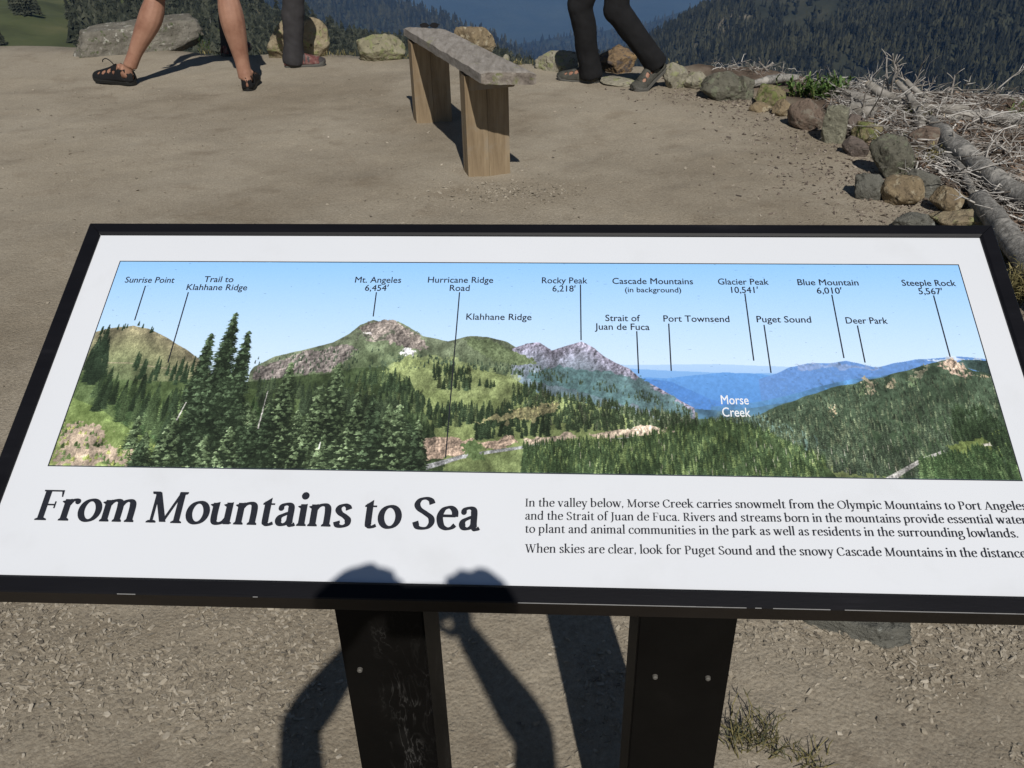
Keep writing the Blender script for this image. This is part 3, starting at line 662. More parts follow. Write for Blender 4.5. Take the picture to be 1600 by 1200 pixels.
# left skyline, Mt and ridge
mL = layer([(390, 580), (396, 572), (430, 556), (470, 547), (520, 533), (545, 521), (562, 508), (583, 499), (598, 504), (622, 501), (640, 510), (660, 524), (700, 532), (730, 525), (762, 525), (792, 532), (812, 545), (850, 560), (900, 575), (960, 590), (1010, 610), (1050, 634), (1090, 644)], (112, 124, 98), (88, 112, 68), 1.6, 10, NB, .4)
mK = layer([(800, 545), (822, 536), (842, 533), (862, 546), (880, 540), (908, 533), (928, 543), (944, 556), (962, 566), (984, 576), (1002, 592), (1030, 606), (1058, 622), (1085, 636)], (138, 134, 152), (88, 118, 122), 1.6, 11, ND, .5)
blob([(860, 570), (920, 575), (1000, 592), (1080, 638), (1080, 655), (950, 625), (820, 590)], (76, 110, 108), op=.75)
blob([(560, 512), (583, 500), (625, 502), (660, 530), (668, 542), (640, 546), (600, 530), (575, 532)], (124, 116, 110), noise=ND)
blob([(395, 575), (470, 552), (530, 538), (560, 545), (520, 575), (440, 590), (395, 590)], (124, 117, 113), noise=ND)
blob([(725, 528), (765, 528), (815, 550), (840, 570), (780, 565), (735, 545)], (112, 132, 88))
for x in (560, 600, 640, 580): blob([(x, 520), (x+14, 518), (x+20, 524), (x+4, 527)], (95, 100, 85), wob=.8)
blob([(566, 520), (580, 517), (578, 522)], (225, 215, 212), wob=.2)
# meadows
mM = layer([(540, 620), (580, 590), (610, 574), (640, 560), (680, 562), (740, 572), (800, 590), (840, 612), (960, 640), (1090, 668), (1600, 800)], (134, 152, 88), (128, 146, 84), 2, 12, NA, .18)
blob([(590, 575), (640, 555), (700, 556), (810, 590), (800, 625), (720, 620), (640, 600)], (142, 158, 98), noise=NB, wob=.5, op=.7)
layer([(380, 596), (430, 590), (500, 585), (560, 575), (600, 570), (640, 590), (660, 640), (690, 700), (700, 760)], (64, 84, 48), (48, 66, 34), 3, 13, NB, .5)
forest([(395, 560), (520, 545), (600, 545), (700, 560), (860, 575), (1000, 610), (1080, 640)], [(395, 600), (520, 580), (600, 580), (700, 572), (860, 596), (1000, 626), (1080, 650)], 900, 4, 7, (62, 84, 60), keep=ND)
blob([(610, 572), (640, 560), (655, 566), (640, 580), (618, 592), (596, 596)], (136, 152, 90), wob=.8, op=.8)
blob([(625, 548), (640, 545), (648, 552), (632, 558)], (235, 235, 240), wob=.4)
keepM = fb(9, 30, 77, 4, .6); keepM = (keepM-keepM.min())/(keepM.max()-keepM.min())
def around(pts, n, h, col=(42, 60, 36), alt=(70, 84, 50)):
    Q = pts
    forest([(Q[0], Q[1]), (Q[2], Q[3])], [(Q[0], Q[1]+Q[4]), (Q[2], Q[3]+Q[4])], n, h, h*1.25, col, .25, alt, altp=.25)
around((520, 600, 640, 585, 40), 60, 14); around((675, 575, 740, 585, 18), 40, 12); around((680, 598, 735, 600, 12), 24, 14); around((745, 600, 772, 602, 6), 10, 11)
around((600, 620, 660, 618, 30), 60, 16); around((690, 640, 800, 640, 28), 120, 16); around((800, 600, 860, 605, 40), 70, 12)
forest([(820, 612), (900, 625), (1000, 640), (1090, 660)], [(820, 668), (900, 676), (1000, 674), (1090, 676)], 520, 12, 16, (54, 74, 44), .25, (92, 104, 76), altp=.2)
forest([(740, 655), (860, 640)], [(740, 690), (870, 682)], 130, 15, 18, (40, 58, 34), .2)
forest([(430, 650), (560, 640), (680, 660)], [(430, 720), (560, 720), (700, 728)], 200, 16, 30, (40, 58, 32), .25, (66, 88, 48))
forest([(560, 590), (640, 600), (700, 650)], [(600, 600), (660, 650), (712, 690)], 60, 14, 20, (40, 58, 34), .25, (70, 90, 50))
# road cut and road
blob([(660, 684), (690, 682), (740, 686), (745, 702), (700, 712), (660, 722)], (192, 168, 148), noise=ND, wob=.25)
blob([(745, 690), (800, 680), (812, 694), (760, 702)], (190, 166, 146), noise=ND, wob=.25)
blob([(820, 686), (890, 676), (905, 682), (860, 694), (820, 698)], (196, 178, 158), noise=ND, wob=.25)
blob([(920, 676), (1000, 666), (1075, 672), (1040, 680), (930, 684)], (194, 176, 156), noise=ND, wob=.25)
blob([(740, 664), (800, 640), (850, 626), (875, 636), (840, 650)], (190, 172, 130), wob=.6, op=.6)
def strip(pts, wpx, col):
    Q = [P2(*p) for p in pts]; xs_ = [q[0] for q in Q]; ys_ = [q[1] for q in Q]; x = np.arange(IW); yc = np.interp(x, xs_, ys_); hw = np.interp(x, xs_, [w_*1.4 for w_ in wpx])
    m_ = (abs(YY-yc[None]) < hw[None]) & ((x >= xs_[0]) & (x <= xs_[-1]))[None]
    IMG[m_] = (np.array(col)*(1+.12*(NC-.5)[..., None]*2))[m_]
strip([(655, 732), (690, 722), (720, 713), (760, 706), (830, 696), (900, 690), (980, 684), (1050, 679), (1082, 670)], [5, 4.5, 3.6, 3, 2.6, 2.4, 2.2, 2, 1.5], (170, 172, 174))
blob([(690, 730), (740, 716), (820, 702), (830, 745), (700, 745)], (126, 146, 84), noise=NB, wob=.2)
blob([(720, 692), (742, 688), (758, 712), (736, 716)], (100, 136, 66), wob=.4)
# right-hand forest
forest([(1120, 655), (1200, 648), (1300, 612), (1400, 590), (1480, 578), (1560, 590)], [(1120, 700), (1200, 716), (1300, 740), (1400, 750), (1480, 752), (1600, 755)], 2600, 6, 17, (62, 80, 58), .28, (96, 110, 80), altp=.22, wr=.36)
layer([(820, 700), (870, 688), (960, 684), (1050, 676), (1090, 664), (1130, 656), (1180, 668), (1230, 688), (1280, 716), (1310, 745), (1330, 760)], (66, 92, 48), (62, 88, 44), 3, 15, NB, .4)
forest([(815, 700), (900, 690), (1000, 686), (1080, 664), (1140, 656), (1200, 678), (1290, 722)], [(815, 748), (900, 748), (1000, 750), (1080, 752), (1140, 755), (1200, 756), (1290, 758)], 1500, 12, 20, (56, 84, 42), .28, (100, 128, 62), altp=.3, wr=.38)
for _ in range(60):
    x = rs.uniform(900, 1440); y = rs.uniform(690, 745); cx, cy = P2(x, y); cx = int(cx); cy = int(cy); h = int(rs.uniform(8, 18))
    if 0 < cy-h and cy < IH and cx < IW-2: IMG[cy-h:cy, cx:cx+1] = (176, 168, 156)
blob([(1480, 700), (1520, 676), (1560, 672), (1585, 710), (1540, 712), (1500, 716)], (118, 140, 66), wob=.4)
strip([(1385, 752), (1410, 736), (1440, 718), (1476, 704)], [7, 4.5, 3.5, 2.5], (178, 176, 172))
forest([(1440, 722), (1480, 712), (1540, 700), (1600, 706)], [(1440, 750), (1480, 756), (1540, 758), (1600, 758)], 420, 12, 22, (56, 92, 42), .25, (84, 120, 60), altp=.3)
forest([(1490, 640), (1540, 640), (1590, 690)], [(1490, 690), (1540, 690), (1600, 740)], 200, 12, 18, (42, 62, 34), .25)
blob([(1536, 694), (1548, 690), (1548, 697), (1538, 699)], (220, 214, 200), wob=.2)
# left hill
layer([(60, 530), (140, 520), (170, 512), (208, 508), (232, 513), (258, 526), (290, 545), (318, 566), (340, 600)], (148, 140, 112), (112, 134, 84), 1, 16, NB, .2)
forest([(150, 520), (215, 508), (250, 524)], [(150, 524), (215, 512), (250, 528)], 14, 8, 12, (36, 62, 36), .2)
strip([(158, 566), (200, 566), (240, 572), (270, 576)], [.7, .7, .7, .7], (176, 164, 138))
layer([(60, 600), (130, 580), (180, 592), (240, 596), (300, 590), (400, 610), (470, 620)], (96, 126, 66), (84, 116, 50), 3, 17, NB, .4)
forest([(130, 560), (160, 545)], [(130, 600), (165, 605)], 26, 36, 44, (38, 56, 36), .2); forest([(205, 570), (300, 580)], [(205, 610), (300, 600)], 26, 22, 30, (46, 72, 42), .25, wr=.3)
layer([(60, 640), (110, 620), (150, 634), (200, 668), (260, 706), (330, 740), (380, 760)], (120, 158, 62), (138, 152, 84), 2, 18, NB, .35)
blob([(85, 725), (100, 664), (140, 660), (175, 694), (235, 726)], (166, 150, 132), noise=NB, wob=.9)
forest([(180, 625), (300, 640), (420, 640)], [(190, 660), (300, 735), (420, 745)], 300, 22, 36, (58, 92, 44), .3, (96, 132, 60), altp=.35, wr=.5)
forest([(140, 600), (210, 610), (300, 620)], [(140, 640), (210, 672), (300, 710)], 60, 28, 46, (44, 64, 38), .25, (64, 90, 48), wr=.42)
forest([(95, 655), (180, 680), (330, 728)], [(95, 720), (180, 728), (330, 742)], 160, 5, 9, (84, 116, 50), .35, (150, 160, 84), wr=1.0)
big = [(330, 640, 118, 46), (368, 700, 210, 74), (388, 690, 170, 60), (345, 720, 150, 76), (310, 720, 110, 60), (455, 740, 172, 76), (420, 742, 110, 60), (530, 742, 172, 80), (500, 742, 140, 66), (560, 744, 130, 60), (590, 742, 100, 52), (275, 735, 90, 50), (625, 742, 108, 70), (650, 745, 70, 44), (395, 745, 84, 56), (480, 748, 90, 60), (360, 748, 80, 60), (320, 748, 66, 50), (500, 748, 54, 30)]
forest([(400, 600), (520, 610), (620, 640)], [(400, 640), (520, 660), (640, 680)], 200, 16, 30, (46, 62, 40), .22, (64, 82, 52))
tall = list(big)
extra = [(rs.uniform(190, 655), rs.uniform(700, 750)) for _ in range(60)]
big = [(x, y, rs.uniform(42, 92)*(1 if x > 280 else .6), rs.uniform(26, 50)*(1 if x > 280 else .7)) for x, y in sorted(extra, key=lambda q: q[1])] + big
for (px, py, h, w_) in big:
    if (px, py, h, w_) in tall: px = px-(897-px)*h/(py-h+1608)
    c = (68, 90, 54) if int(px*7+h) % 3 else (44, 62, 38)
    tree_img(px, py, h, w_*1.15, (26, 36, 22), rs, 0, .1); tree_img(px, py, h*.97, w_*.95, (32, 44, 27), rs, 0, .2); tree_img(px, py-h*.05, h*.93, w_*.7, (30, 42, 26), rs, 0, .2)
    for k in range(int(h/3.2)):                                  # tiered sprays of foliage
        t = (k+rs.uniform())/(h/3.2); w2 = w_*.5*t**.75
        for s in range(4):
            ox = rs.uniform(-1, 1)*w2; tree_img(px+ox+(897-px)*h*(1-t)/(py+1608), py-h*(1-t)+rs.uniform(0, 3), rs.uniform(3, 6), rs.uniform(6, 15), np.array(c)*rs.uniform(.5, 2.0)*(1.25-.5*(ox/w2+1)*.5), rs, 0, .6)
for (xa, ya, xb, yb) in ((402, 668, 418, 610), (275, 655, 290, 628), (497, 700, 500, 690)):
    A_ = np.array(P2(xa, ya)); B_ = np.array(P2(xb, yb))
    for t in np.linspace(0, 1, 140): q = A_+(B_-A_)*t; IMG[int(q[1]):int(q[1])+2, int(q[0]):int(q[0])+int(3-2*t)+1] = (206, 202, 198)
IMG = np.clip(IMG+rs.randn(IH, IW, 1)*2.0, 0, 255)/255.0
skym = ((IMG[..., 2] > .76) & (IMG[..., 2] > IMG[..., 0]+.04))[..., None]                      # photographic grain and crag relief on the land
hn = rs.rand(IH, IW); hn2 = (hn+np.roll(hn, 1, 0)+np.roll(hn, 1, 1)+np.roll(hn, 2, 0))/4
dg1 = fb(44, 150, 300, 4, .8); rel = dg1-np.roll(np.roll(dg1, 4, 1), 2, 0)
rocky = np.clip((.045-(IMG[..., 1]-IMG[..., 0]))*20, 0, 1)*(mL | mK | mR)
det = 1+.75*(hn2-.5)+(1.3*rocky+.3)*rel+.35*(fb(60, 200, 333, 3, .8)-.5)
shadeL = fb(10, 46, 500, 4, .6); shadeL = (shadeL-shadeL.mean())/shadeL.std()
IMG = np.where(skym, IMG, IMG*np.clip(1+.13*shadeL, .6, 1.5)[..., None])
blue = np.clip((IMG[..., 2]-IMG[..., 0]-.06)*5, 0, 1); k_ = (1-.9*blue)
IMG = np.where(skym, IMG, IMG*(1+(det-1)*k_)[..., None])
lum = IMG.mean(2, keepdims=True); gr = np.clip((IMG[..., 1:2]-np.maximum(IMG[..., 0:1], IMG[..., 2:3]))*6, 0, 1)
IMG = IMG*(1-.42*gr)+lum*.42*gr; IMG = IMG*np.array([1.0, .985, .97])**gr*(1-.08*gr)
bm_ = blue[..., None]*.16; IMG = np.where(skym, IMG, IMG*(1-bm_)+np.array([.62, .78, .95])*bm_)
IMG = (IMG-.5)*.95+.515
IMG = np.clip(IMG, 0, 1)
im = bpy.data.images.new('panorama_print', IW, IH); buf = np.ones((IH, IW, 4), np.float32); buf[..., :3] = IMG[::-1]
im.pixels.foreach_set(buf.ravel()); im.update(); im.pack()
mp = bpy.data.materials.new('panorama_print'); mp.use_nodes = True; nt = mp.node_tree; p = nt.nodes['Principled BSDF']
ti = N(nt, 'ShaderNodeTexImage', image=im, interpolation='Cubic'); tc = N(nt, 'ShaderNodeTexCoord'); nt.links.new(tc.outputs['UV'], ti.inputs[0])
sp_n = N(nt, 'ShaderNodeTexNoise'); sp_n.inputs['Scale'].default_value = 130; sp_n.inputs['Detail'].default_value = 2
rp = ramp(nt, sp_n.outputs[0], [(.24, (.55, .55, .55)), (.3, (1, 1, 1))])
mx = N(nt, 'ShaderNodeMix', data_type='RGBA', blend_type='MULTIPLY'); mx.inputs[0].default_value = 1
nt.links.new(ti.outputs[0], mx.inputs[6]); nt.links.new(rp, mx.inputs[7]); nt.links.new(mx.outputs[2], p.inputs['Base Color']); p.inputs['Roughness'].default_value = .38; p.inputs['Specular IOR Level'].default_value = .35
ph = obj('panorama_picture', [(0, -.2839, -.0009), (1.0003, -.2839, -.0009), (1.0003, 0, -.0009), (0, 0, -.0009)], [(0, 1, 2, 3)], mp, sign)
uv = ph.data.uv_layers.new(name='uv')
for i, c in enumerate([(0, 0), (1, 0), (1, 1), (0, 1)]): uv.data[i].uv = c
t = .0011
for (a, b, c, d) in ((-t, -.2839-t, 1.0003+t, -.2839), (-t, 0, 1.0003+t, t), (-t, -.2839, 0, 0), (1.0003, -.2839, 1.0003+t, 0)):
    obj('picture_border', [(a, b, -.0008), (c, b, -.0008), (c, d, -.0008), (a, d, -.0008)], [(0, 1, 2, 3)], M_ink, sign)

# ---- captions in the built-in sans face
def sans_mesh(text, center=True):
    cu = bpy.data.curves.new('t', 'FONT'); cu.body = text; cu.size = 1; cu.align_x = 'CENTER' if center else 'LEFT'; cu.resolution_u = 3
    o = bpy.data.objects.new('t', cu); COL.objects.link(o); dg = bpy.context.evaluated_depsgraph_get(); dg.update()
    me = o.evaluated_get(dg).to_mesh(); V = np.array([v.co[:] for v in me.vertices]); Fs = [list(p_.vertices) for p_ in me.polygons]
    o.evaluated_get(dg).to_mesh_clear(); bpy.data.objects.remove(o); bpy.data.curves.remove(cu); return V, Fs
PZ = -.0006
def caption(lines, x0, x1, ybase, size=.0132, m=M_ink):
    "lines = strings; x0,x1 = pixel extent of the widest line; ybase = pixel baseline of the first"
    a0, b0 = pl(x0, ybase); a1, _ = pl(x1, ybase)
    widest = max(range(len(lines)), key=lambda i: len(lines[i])); mb = MB(); kx = None
    V, Fs = sans_mesh(lines[widest]); wd = V[:, 0].max()-V[:, 0].min(); kx = (a1-a0)/wd
    for i, s in enumerate(lines):
        k2, sz = (kx, size)
        if s.startswith('('): sz = size*.82; k2 = kx*.86
        V, Fs = sans_mesh(s)
        for q_, (ex, ey) in enumerate(((-.009, 0), (.009, 0), (0, .007))): Q = np.stack([(V[:, 0]+ex)*k2+(a0+a1)/2, (V[:, 1]+ey)*sz-b0-i*size*.94, np.full(len(V), PZ+q_*.00003)], 1); mb.add(Q, Fs)
    return tag(mb.build('caption', m, sign), kind='stuff') if False else mb.build('caption', m, sign)
for c in ((['Sunrise Point'], 194, 271, 441), (['Trail to', 'Klahhane Ridge'], 294, 388, 440), (['Mt. Angeles', '6,454\u2032'], 554, 626, 441), (['Hurricane Ridge', 'Road'], 668, 770, 441),
          (['Rocky Peak', '6,218\u2032'], 846, 917, 442), (['Cascade Mountains', '(in background)'], 957, 1083, 443), (['Glacier Peak', '10,541\u2032'], 1122, 1201, 444), (['Blue Mountain', '6,010\u2032'], 1247, 1342, 445), (['Steeple Rock', '5,567\u2032'], 1410, 1494, 446),
          (['Klahhane Ridge'], 728, 830, 499), (['Strait of', 'Juan de Fuca'], 930, 1015, 501), (['Port Townsend'], 1037, 1140, 502), (['Puget Sound'], 1183, 1268, 503), (['Deer Park'], 1322, 1387, 505)):
    caption(*c)
caption(['Morse', 'Creek'], 1127, 1170, 631, .0165, M_inkw)
for (xa, ya, xb, yb) in ((227, 446, 210, 500), (294, 456, 262, 566), (588, 456, 583, 494), (718, 456, 696, 715), (907, 444, 908, 531), (995, 517, 998, 583), (1045, 505, 1049, 579), (1164, 458, 1178, 563), (1194, 507, 1205, 582), (1300, 460, 1319, 559), (1340, 508, 1352, 566), (1459, 461, 1485, 557)):
    A_ = np.array(pl(xa, ya)); B_ = np.array(pl(xb, yb)); A_[1] *= -1; B_[1] *= -1; d = B_-A_; n_ = np.array([-d[1], d[0]])/np.linalg.norm(d)*.0007
    obj('pointer_line', [(*(A_-n_), PZ), (*(B_-n_), PZ), (*(B_+n_), PZ), (*(A_+n_), PZ)], [(0, 1, 2, 3)], M_ink, sign)

# ---- a book serif face drawn by code: broad-nib strokes, stems and slabs, 100 units per em
class Face:
    def __init__(s, W, thin, slab): s.W, s.th, s.sl = W, thin, slab
    def nib(s, pts, close=False, k=1.0):
        c = crom(pts, 6, close) if not close else [np.array(p, float) for p in pts]
        P = np.array(c); n = len(P)
        T = (np.roll(P, -1, 0)-np.roll(P, 1, 0)) if close else np.gradient(P, axis=0); T /= np.linalg.norm(T, axis=1)[:, None]+1e-9
        Nn = np.stack([-T[:, 1], T[:, 0]], 1); th = math.radians(10); u = np.array([math.cos(th), math.sin(th)]); v = np.array([-u[1], u[0]])
        hw = k*np.sqrt((s.W/2*(Nn@u))**2+(s.th/2*(Nn@v))**2)
        A = P+Nn*hw[:, None]; B = P-Nn*hw[:, None]; V = np.concatenate([A, B]); m_ = n if close else n-1
        return V, [(i, (i+1) % n, n+(i+1) % n, n+i) for i in range(m_)]
    def ell(s, cx, cy, rx, ry): return s.nib([(cx+rx*math.cos(a), cy+ry*math.sin(a)) for a in np.linspace(0, 2*PI, 28, endpoint=False)], True)
    def poly(s, pts): return np.array(pts, float), [tuple(range(len(pts)))]
    def stem(s, x, y0, y1, w=None): w = (w or s.W)/2; return s.poly([(x-w, y0), (x+w, y0), (x+w, y1), (x-w, y1)])
    def slab(s, x0, x1, y): t = s.sl; e = s.W*.12; return s.poly([(x0-e, y), (x1+e, y), (x1+e, y+t*.75), ((x0+x1)/2+s.W*.5, y+t*1.5), ((x0+x1)/2-s.W*.5, y+t*1.5), (x0-e, y+t*.75)]) if y < 30 else s.poly([(x0-e, y+t), (x0-e, y+t*.25), ((x0+x1)/2-s.W*.5, y-t*.5), ((x0+x1)/2+s.W*.5, y-t*.5), (x1+e, y+t*.25), (x1+e, y+t)])
    def flag(s, x, y): w = s.W/2; return s.poly([(x-w-5.5, y-5.5), (x-w-5, y-4), (x+w, y+1), (x+w, y-9), (x-w, y-9)])
    def diag(s, x0, y0, x1, y1, thick=True): w = (s.W*1.06 if thick else s.th*1.15)/2; return s.poly([(x0-w, y0), (x0+w, y0), (x1+w, y1), (x1-w, y1)] if y0 < y1 else [(x1-w, y1), (x1+w, y1), (x0+w, y0), (x0-w, y0)])
    def ball(s, x, y, r): r = r*s.W/9; return s.poly([(x+r*math.cos(a), y+r*math.sin(a)) for a in np.linspace(0, 2*PI, 12, endpoint=False)])
    def glyph(s, ch):
        n, st, sl, fl, dg, ba, el = s.nib, s.stem, s.slab, s.flag, s.diag, s.ball, s.ell; e = (s.W-9)*.5
        G = {
         'a': lambda: (43, [n([(9, 35), (13, 41), (21, 43.5), (28, 41), (30.5, 33), (30.5, 10), (33, 2.5), (37, 1.2), (42, 4)]), n([(30, 27), (20, 23), (11, 18), (8, 11), (11, 4), (18, 2), (25, 5), (30, 11)]), ba(10, 35, 4)]),
         'b': lambda: (50, [st(10, 0, 71), fl(10, 71), n([(10, 33), (17, 41), (26, 43.5), (36, 38), (41, 23), (37, 8), (27, 1.5), (17, 2), (10, 6)])]),
         'c': lambda: (41, [n([(36, 37), (31, 42.5), (24, 44), (14, 40), (7, 28), (7, 17), (13, 5), (23, 1.5), (32, 3), (38, 9)]), ba(35, 36, 4)]),
         'd': lambda: (50, [st(38, 0, 71), fl(38, 71), s.poly([(38, 0), (47, 1.5), (47, 4), (38, 8)]), n([(38, 37), (31, 42.5), (24, 44), (13, 39), (7, 24), (10, 8), (20, 1.5), (30, 4), (38, 12)])]),
         'e': lambda: (43, [dg(8, 24, 8, 24.1, False), s.poly([(9, 24), (38, 24), (38, 24+s.th), (9, 24+s.th)]), n([(37, 25), (36.5, 35), (31, 42), (23, 44), (13, 39), (7, 25), (11, 8), (21, 1.5), (31, 3), (38, 9)])]),
         'f': lambda: (29, [st(14, 0, 56), sl(5, 24, 0), n([(14, 50), (15, 62), (21, 69.5), (28, 70), (33, 66)]), ba(32, 66, 3.6), s.poly([(5, 41), (28, 41), (28, 44.5), (5, 44.5)])]),
         'g': lambda: (45, [el(20, 30, 12.5, 13), n([(13, 19), (8, 13), (12, 8), (25, 6.5), (36, 3), (40, -6), (34, -16), (20, -20), (8, -17), (4, -10), (8, -3), (15, 1)]), n([(29, 40), (34, 43), (41, 42.5)])]),
         'h': lambda: (49, [st(10, 0, 71), fl(10, 71), n([(10, 32), (17, 40), (26, 43.5), (34, 41), (37.5, 31), (37.5, 0)]), sl(2, 18, 0), sl(29.5, 45.5, 0)]),
         'i': lambda: (22, [st(11, 0, 44), fl(11, 44), sl(3, 19, 0), ba(10.5, 61, 5.4)]),
         'k': lambda: (47, [st(10, 0, 71), fl(10, 71), sl(2, 18, 0), dg(14, 21, 33, 43, False), sl(26, 42, 41.5), dg(20, 27, 38, 0), sl(31, 47, 0)]),
         'l': lambda: (22, [st(11, 0, 71), fl(11, 71), sl(3, 19, 0)]),
         'm': lambda: (73, [st(10, 0, 44), fl(10, 44), n([(10, 32), (17, 40), (25, 43.5), (32.5, 41), (35.5, 31), (35.5, 0)]), n([(35.5, 32), (42, 40), (50, 43.5), (57.5, 41), (61, 31), (61, 0)]), sl(2, 18, 0), sl(28, 43.5, 0), sl(53, 69, 0)]),
         'n': lambda: (49, [st(10, 0, 44), fl(10, 44), n([(10, 32), (17, 40), (26, 43.5), (34, 41), (37.5, 31), (37.5, 0)]), sl(2, 18, 0), sl(29.5, 45.5, 0)]),
         'o': lambda: (47, [el(23.5, 22.3, 17.5, 21)]),
         'p': lambda: (50, [st(10, -21, 44), fl(10, 44), sl(2, 19, -21), n([(10, 33), (17, 41), (26, 43.5), (36, 38), (41, 23), (37, 8), (27, 1), (17, 2), (10, 7)])]),
         'r': lambda: (35, [st(10, 0, 44), fl(10, 44), sl(2, 20, 0), n([(10, 29), (16, 38), (22, 42.5), (30, 43)], k=.9), ba(30, 39.5, 4)]),
         's': lambda: (36, [n([(29, 35), (26, 41), (19, 44), (11, 41), (8, 34), (13, 27), (22, 21.5), (29, 15), (29, 7), (24, 2.5), (17, 1.2), (10, 3.5), (7, 11)])]),
         't': lambda: (30, [n([(13, 48), (13, 10), (15, 3.5), (21, 1.5), (29, 5)]), s.poly([(3, 41), (27, 41), (27, 44.5), (3, 44.5)]), s.poly([(3, 44.4), (13-s.W/2, 44.4), (13+s.W/2, 44.4), (13+s.W/2, 56)])]),
         'u': lambda: (50, [n([(10, 43), (10, 14), (13, 4), (21, 1.5), (30, 5), (37, 13)]), st(37.5, 0, 44), fl(10, 44), fl(37.5, 44), s.poly([(37, 0), (47, 1.5), (47, 4), (37, 8)])]),
         'v': lambda: (43, [dg(7, 43, 22, 0), dg(22, 0, 36, 43, False), sl(-1, 15, 41.5), sl(29, 42, 41.5)]),
         'w': lambda: (66, [dg(7, 43, 20, 0), dg(20, 0, 33, 43, False), dg(31, 43, 46, 0), dg(46, 0, 59, 43, False), sl(-1, 15, 41.5), sl(25, 39, 41.5), sl(53, 66, 41.5)]),
         'y': lambda: (43, [dg(7, 43, 23, 1), dg(18, -12, 37, 43, False), n([(19, -10), (14, -18), (8, -19)]), ba(8, -17.5, 3.6), sl(-1, 15, 41.5), sl(30, 43, 41.5)]),
         'I': lambda: (30, [st(15, 0, 66), sl(5, 25, 0), sl(5, 25, 63.5)]),
         'M': lambda: (82, [st(12, 0, 66, s.th*1.2), st(66, 0, 66), dg(13, 66, 37, 2), dg(37, 2, 65, 66, False), sl(3, 21, 0), sl(56, 76, 0), sl(2, 16, 63.5), sl(62, 77, 63.5)]),
         'C': lambda: (62, [n([(54, 50), (48, 60), (36, 65), (22, 61), (10, 49), (7, 32), (12, 14), (24, 3), (38, 1), (50, 6), (57, 15)]), s.poly([(52, 48), (56, 48), (56, 64), (54, 64)])]),
         'O': lambda: (72, [el(36, 33, 29, 32)]),
         'P': lambda: (53, [st(14, 0, 66), sl(4, 26, 0), sl(4, 16, 63.5), n([(14, 63.5), (28, 64.5), (41, 60), (45, 48.5), (41, 36), (28, 31), (14, 31.5)])]),
         'A': lambda: (66, [dg(9, 0, 32, 66, False), dg(32, 66, 55, 0), s.poly([(17, 20), (47, 20), (47, 23.5), (17, 23.5)]), sl(0, 18, 0), sl(45, 66, 0)]),
         'S': lambda: (49, [n([(40, 53), (36, 61), (26, 65), (14, 62), (8, 52), (13, 42), (27, 33), (39, 24), (41, 13), (34, 3.5), (23, 1), (12, 4), (7, 15)])]),
         'J': lambda: (32, [n([(17, 62), (17, 10), (14, -5), (7, -13), (0, -15)]), sl(6, 28, 63.5)]),
         'F': lambda: (52, [st(14, 0, 66), sl(4, 26, 0), s.poly([(4, 62.5), (47, 62.5), (47, 66), (4, 66)]), s.poly([(43, 64), (46, 51), (48.5, 51), (48, 66), (43, 66)]), s.poly([(14, 32), (36, 32), (36, 35.5), (14, 35.5)]), s.poly([(35, 26), (38, 26), (38, 41), (35, 41)])]),
         'R': lambda: (60, [st(14, 0, 66), sl(4, 26, 0), sl(4, 16, 63.5), n([(14, 63.5), (27, 64.5), (39, 60), (43, 49), (39, 38), (27, 33.5), (14, 33.5)]), dg(28, 33, 50, 0), sl(43, 60, 0)]),
         'W': lambda: (90, [dg(11, 66, 29, 0), dg(29, 0, 46, 66, False), dg(43, 66, 62, 0), dg(62, 0, 79, 66, False), sl(0, 21, 63.5), sl(35, 54, 63.5), sl(70, 90, 63.5)]),
         '.': lambda: (20, [ba(9, 4.5, 5)]),
         ',': lambda: (20, [ba(9, 4.5, 5), s.poly([(5, 4), (13.5, 4), (10, -8), (4, -12), (7, -5)])]),
        }
        if ch not in G: return 22, []
        return G[ch]()
    def line(s, text, track=0.0):
        mb = MB(); x = 0; xmax = 0
        for ch in text:
            adv, parts = s.glyph(ch)
            for i, (V, Fs) in enumerate(parts):
                V = np.array(V, float); V = V*(1.06 if ch.islower() else 1.0); mb.add(np.stack([V[:, 0]+x, V[:, 1], np.full(len(V), i+1.0)], 1), Fs)
                if len(V): xmax = max(xmax, V[:, 0].max()+x)
            x += adv*(1.06 if ch.islower() else 1.0)+track+(s.W-9)*.45*(ch != ' ')
        return mb, xmax
def serif_line(name, text, face, x0, x1, yb0, yb1, cap, track=0.0, m=M_ink, ref=None):
    a0, b0 = pl(x0, yb0); a1, b1 = pl(x1, yb1)
    mb, xm = face.line(text, track)
    if ref is not None: xm = face.line(ref, track)[1]
    k = (a1-a0)/xm; kc = cap/66
    V = [(a0+v[0]*k, -(b0+(b1-b0)*(v[0]/xm))+v[1]*kc, PZ+v[2]*.00003) for v in mb.v]
    return obj(name, V, mb.f, m, sign)
bold = Face(13.2, 5.6, 3.8); book = Face(10.4, 4.0, 3.0)
serif_line('title', 'From Mountains to Sea', bold, 51, 750, 812, 828, .0345, -.6)
tx = ['In the valley below, Morse Creek carries snowmelt from the Olympic Mountains to Port Angeles', 'and the Strait of Juan de Fuca. Rivers and streams born in the mountains provide essential water', 'to plant and animal communities in the park as well as residents in the surrounding lowlands.', 'When skies are clear, look for Puget Sound and the snowy Cascade Mountains in the distance.']
for s, ya, yb, x1 in zip(tx, (791, 811.5, 832, 863), (796.5, 818, 839.5, 871), (1606, 1606, 1592, 1609)):
    serif_line('text_line', s, book, 820, x1, ya, yb, .0088, 1.0)

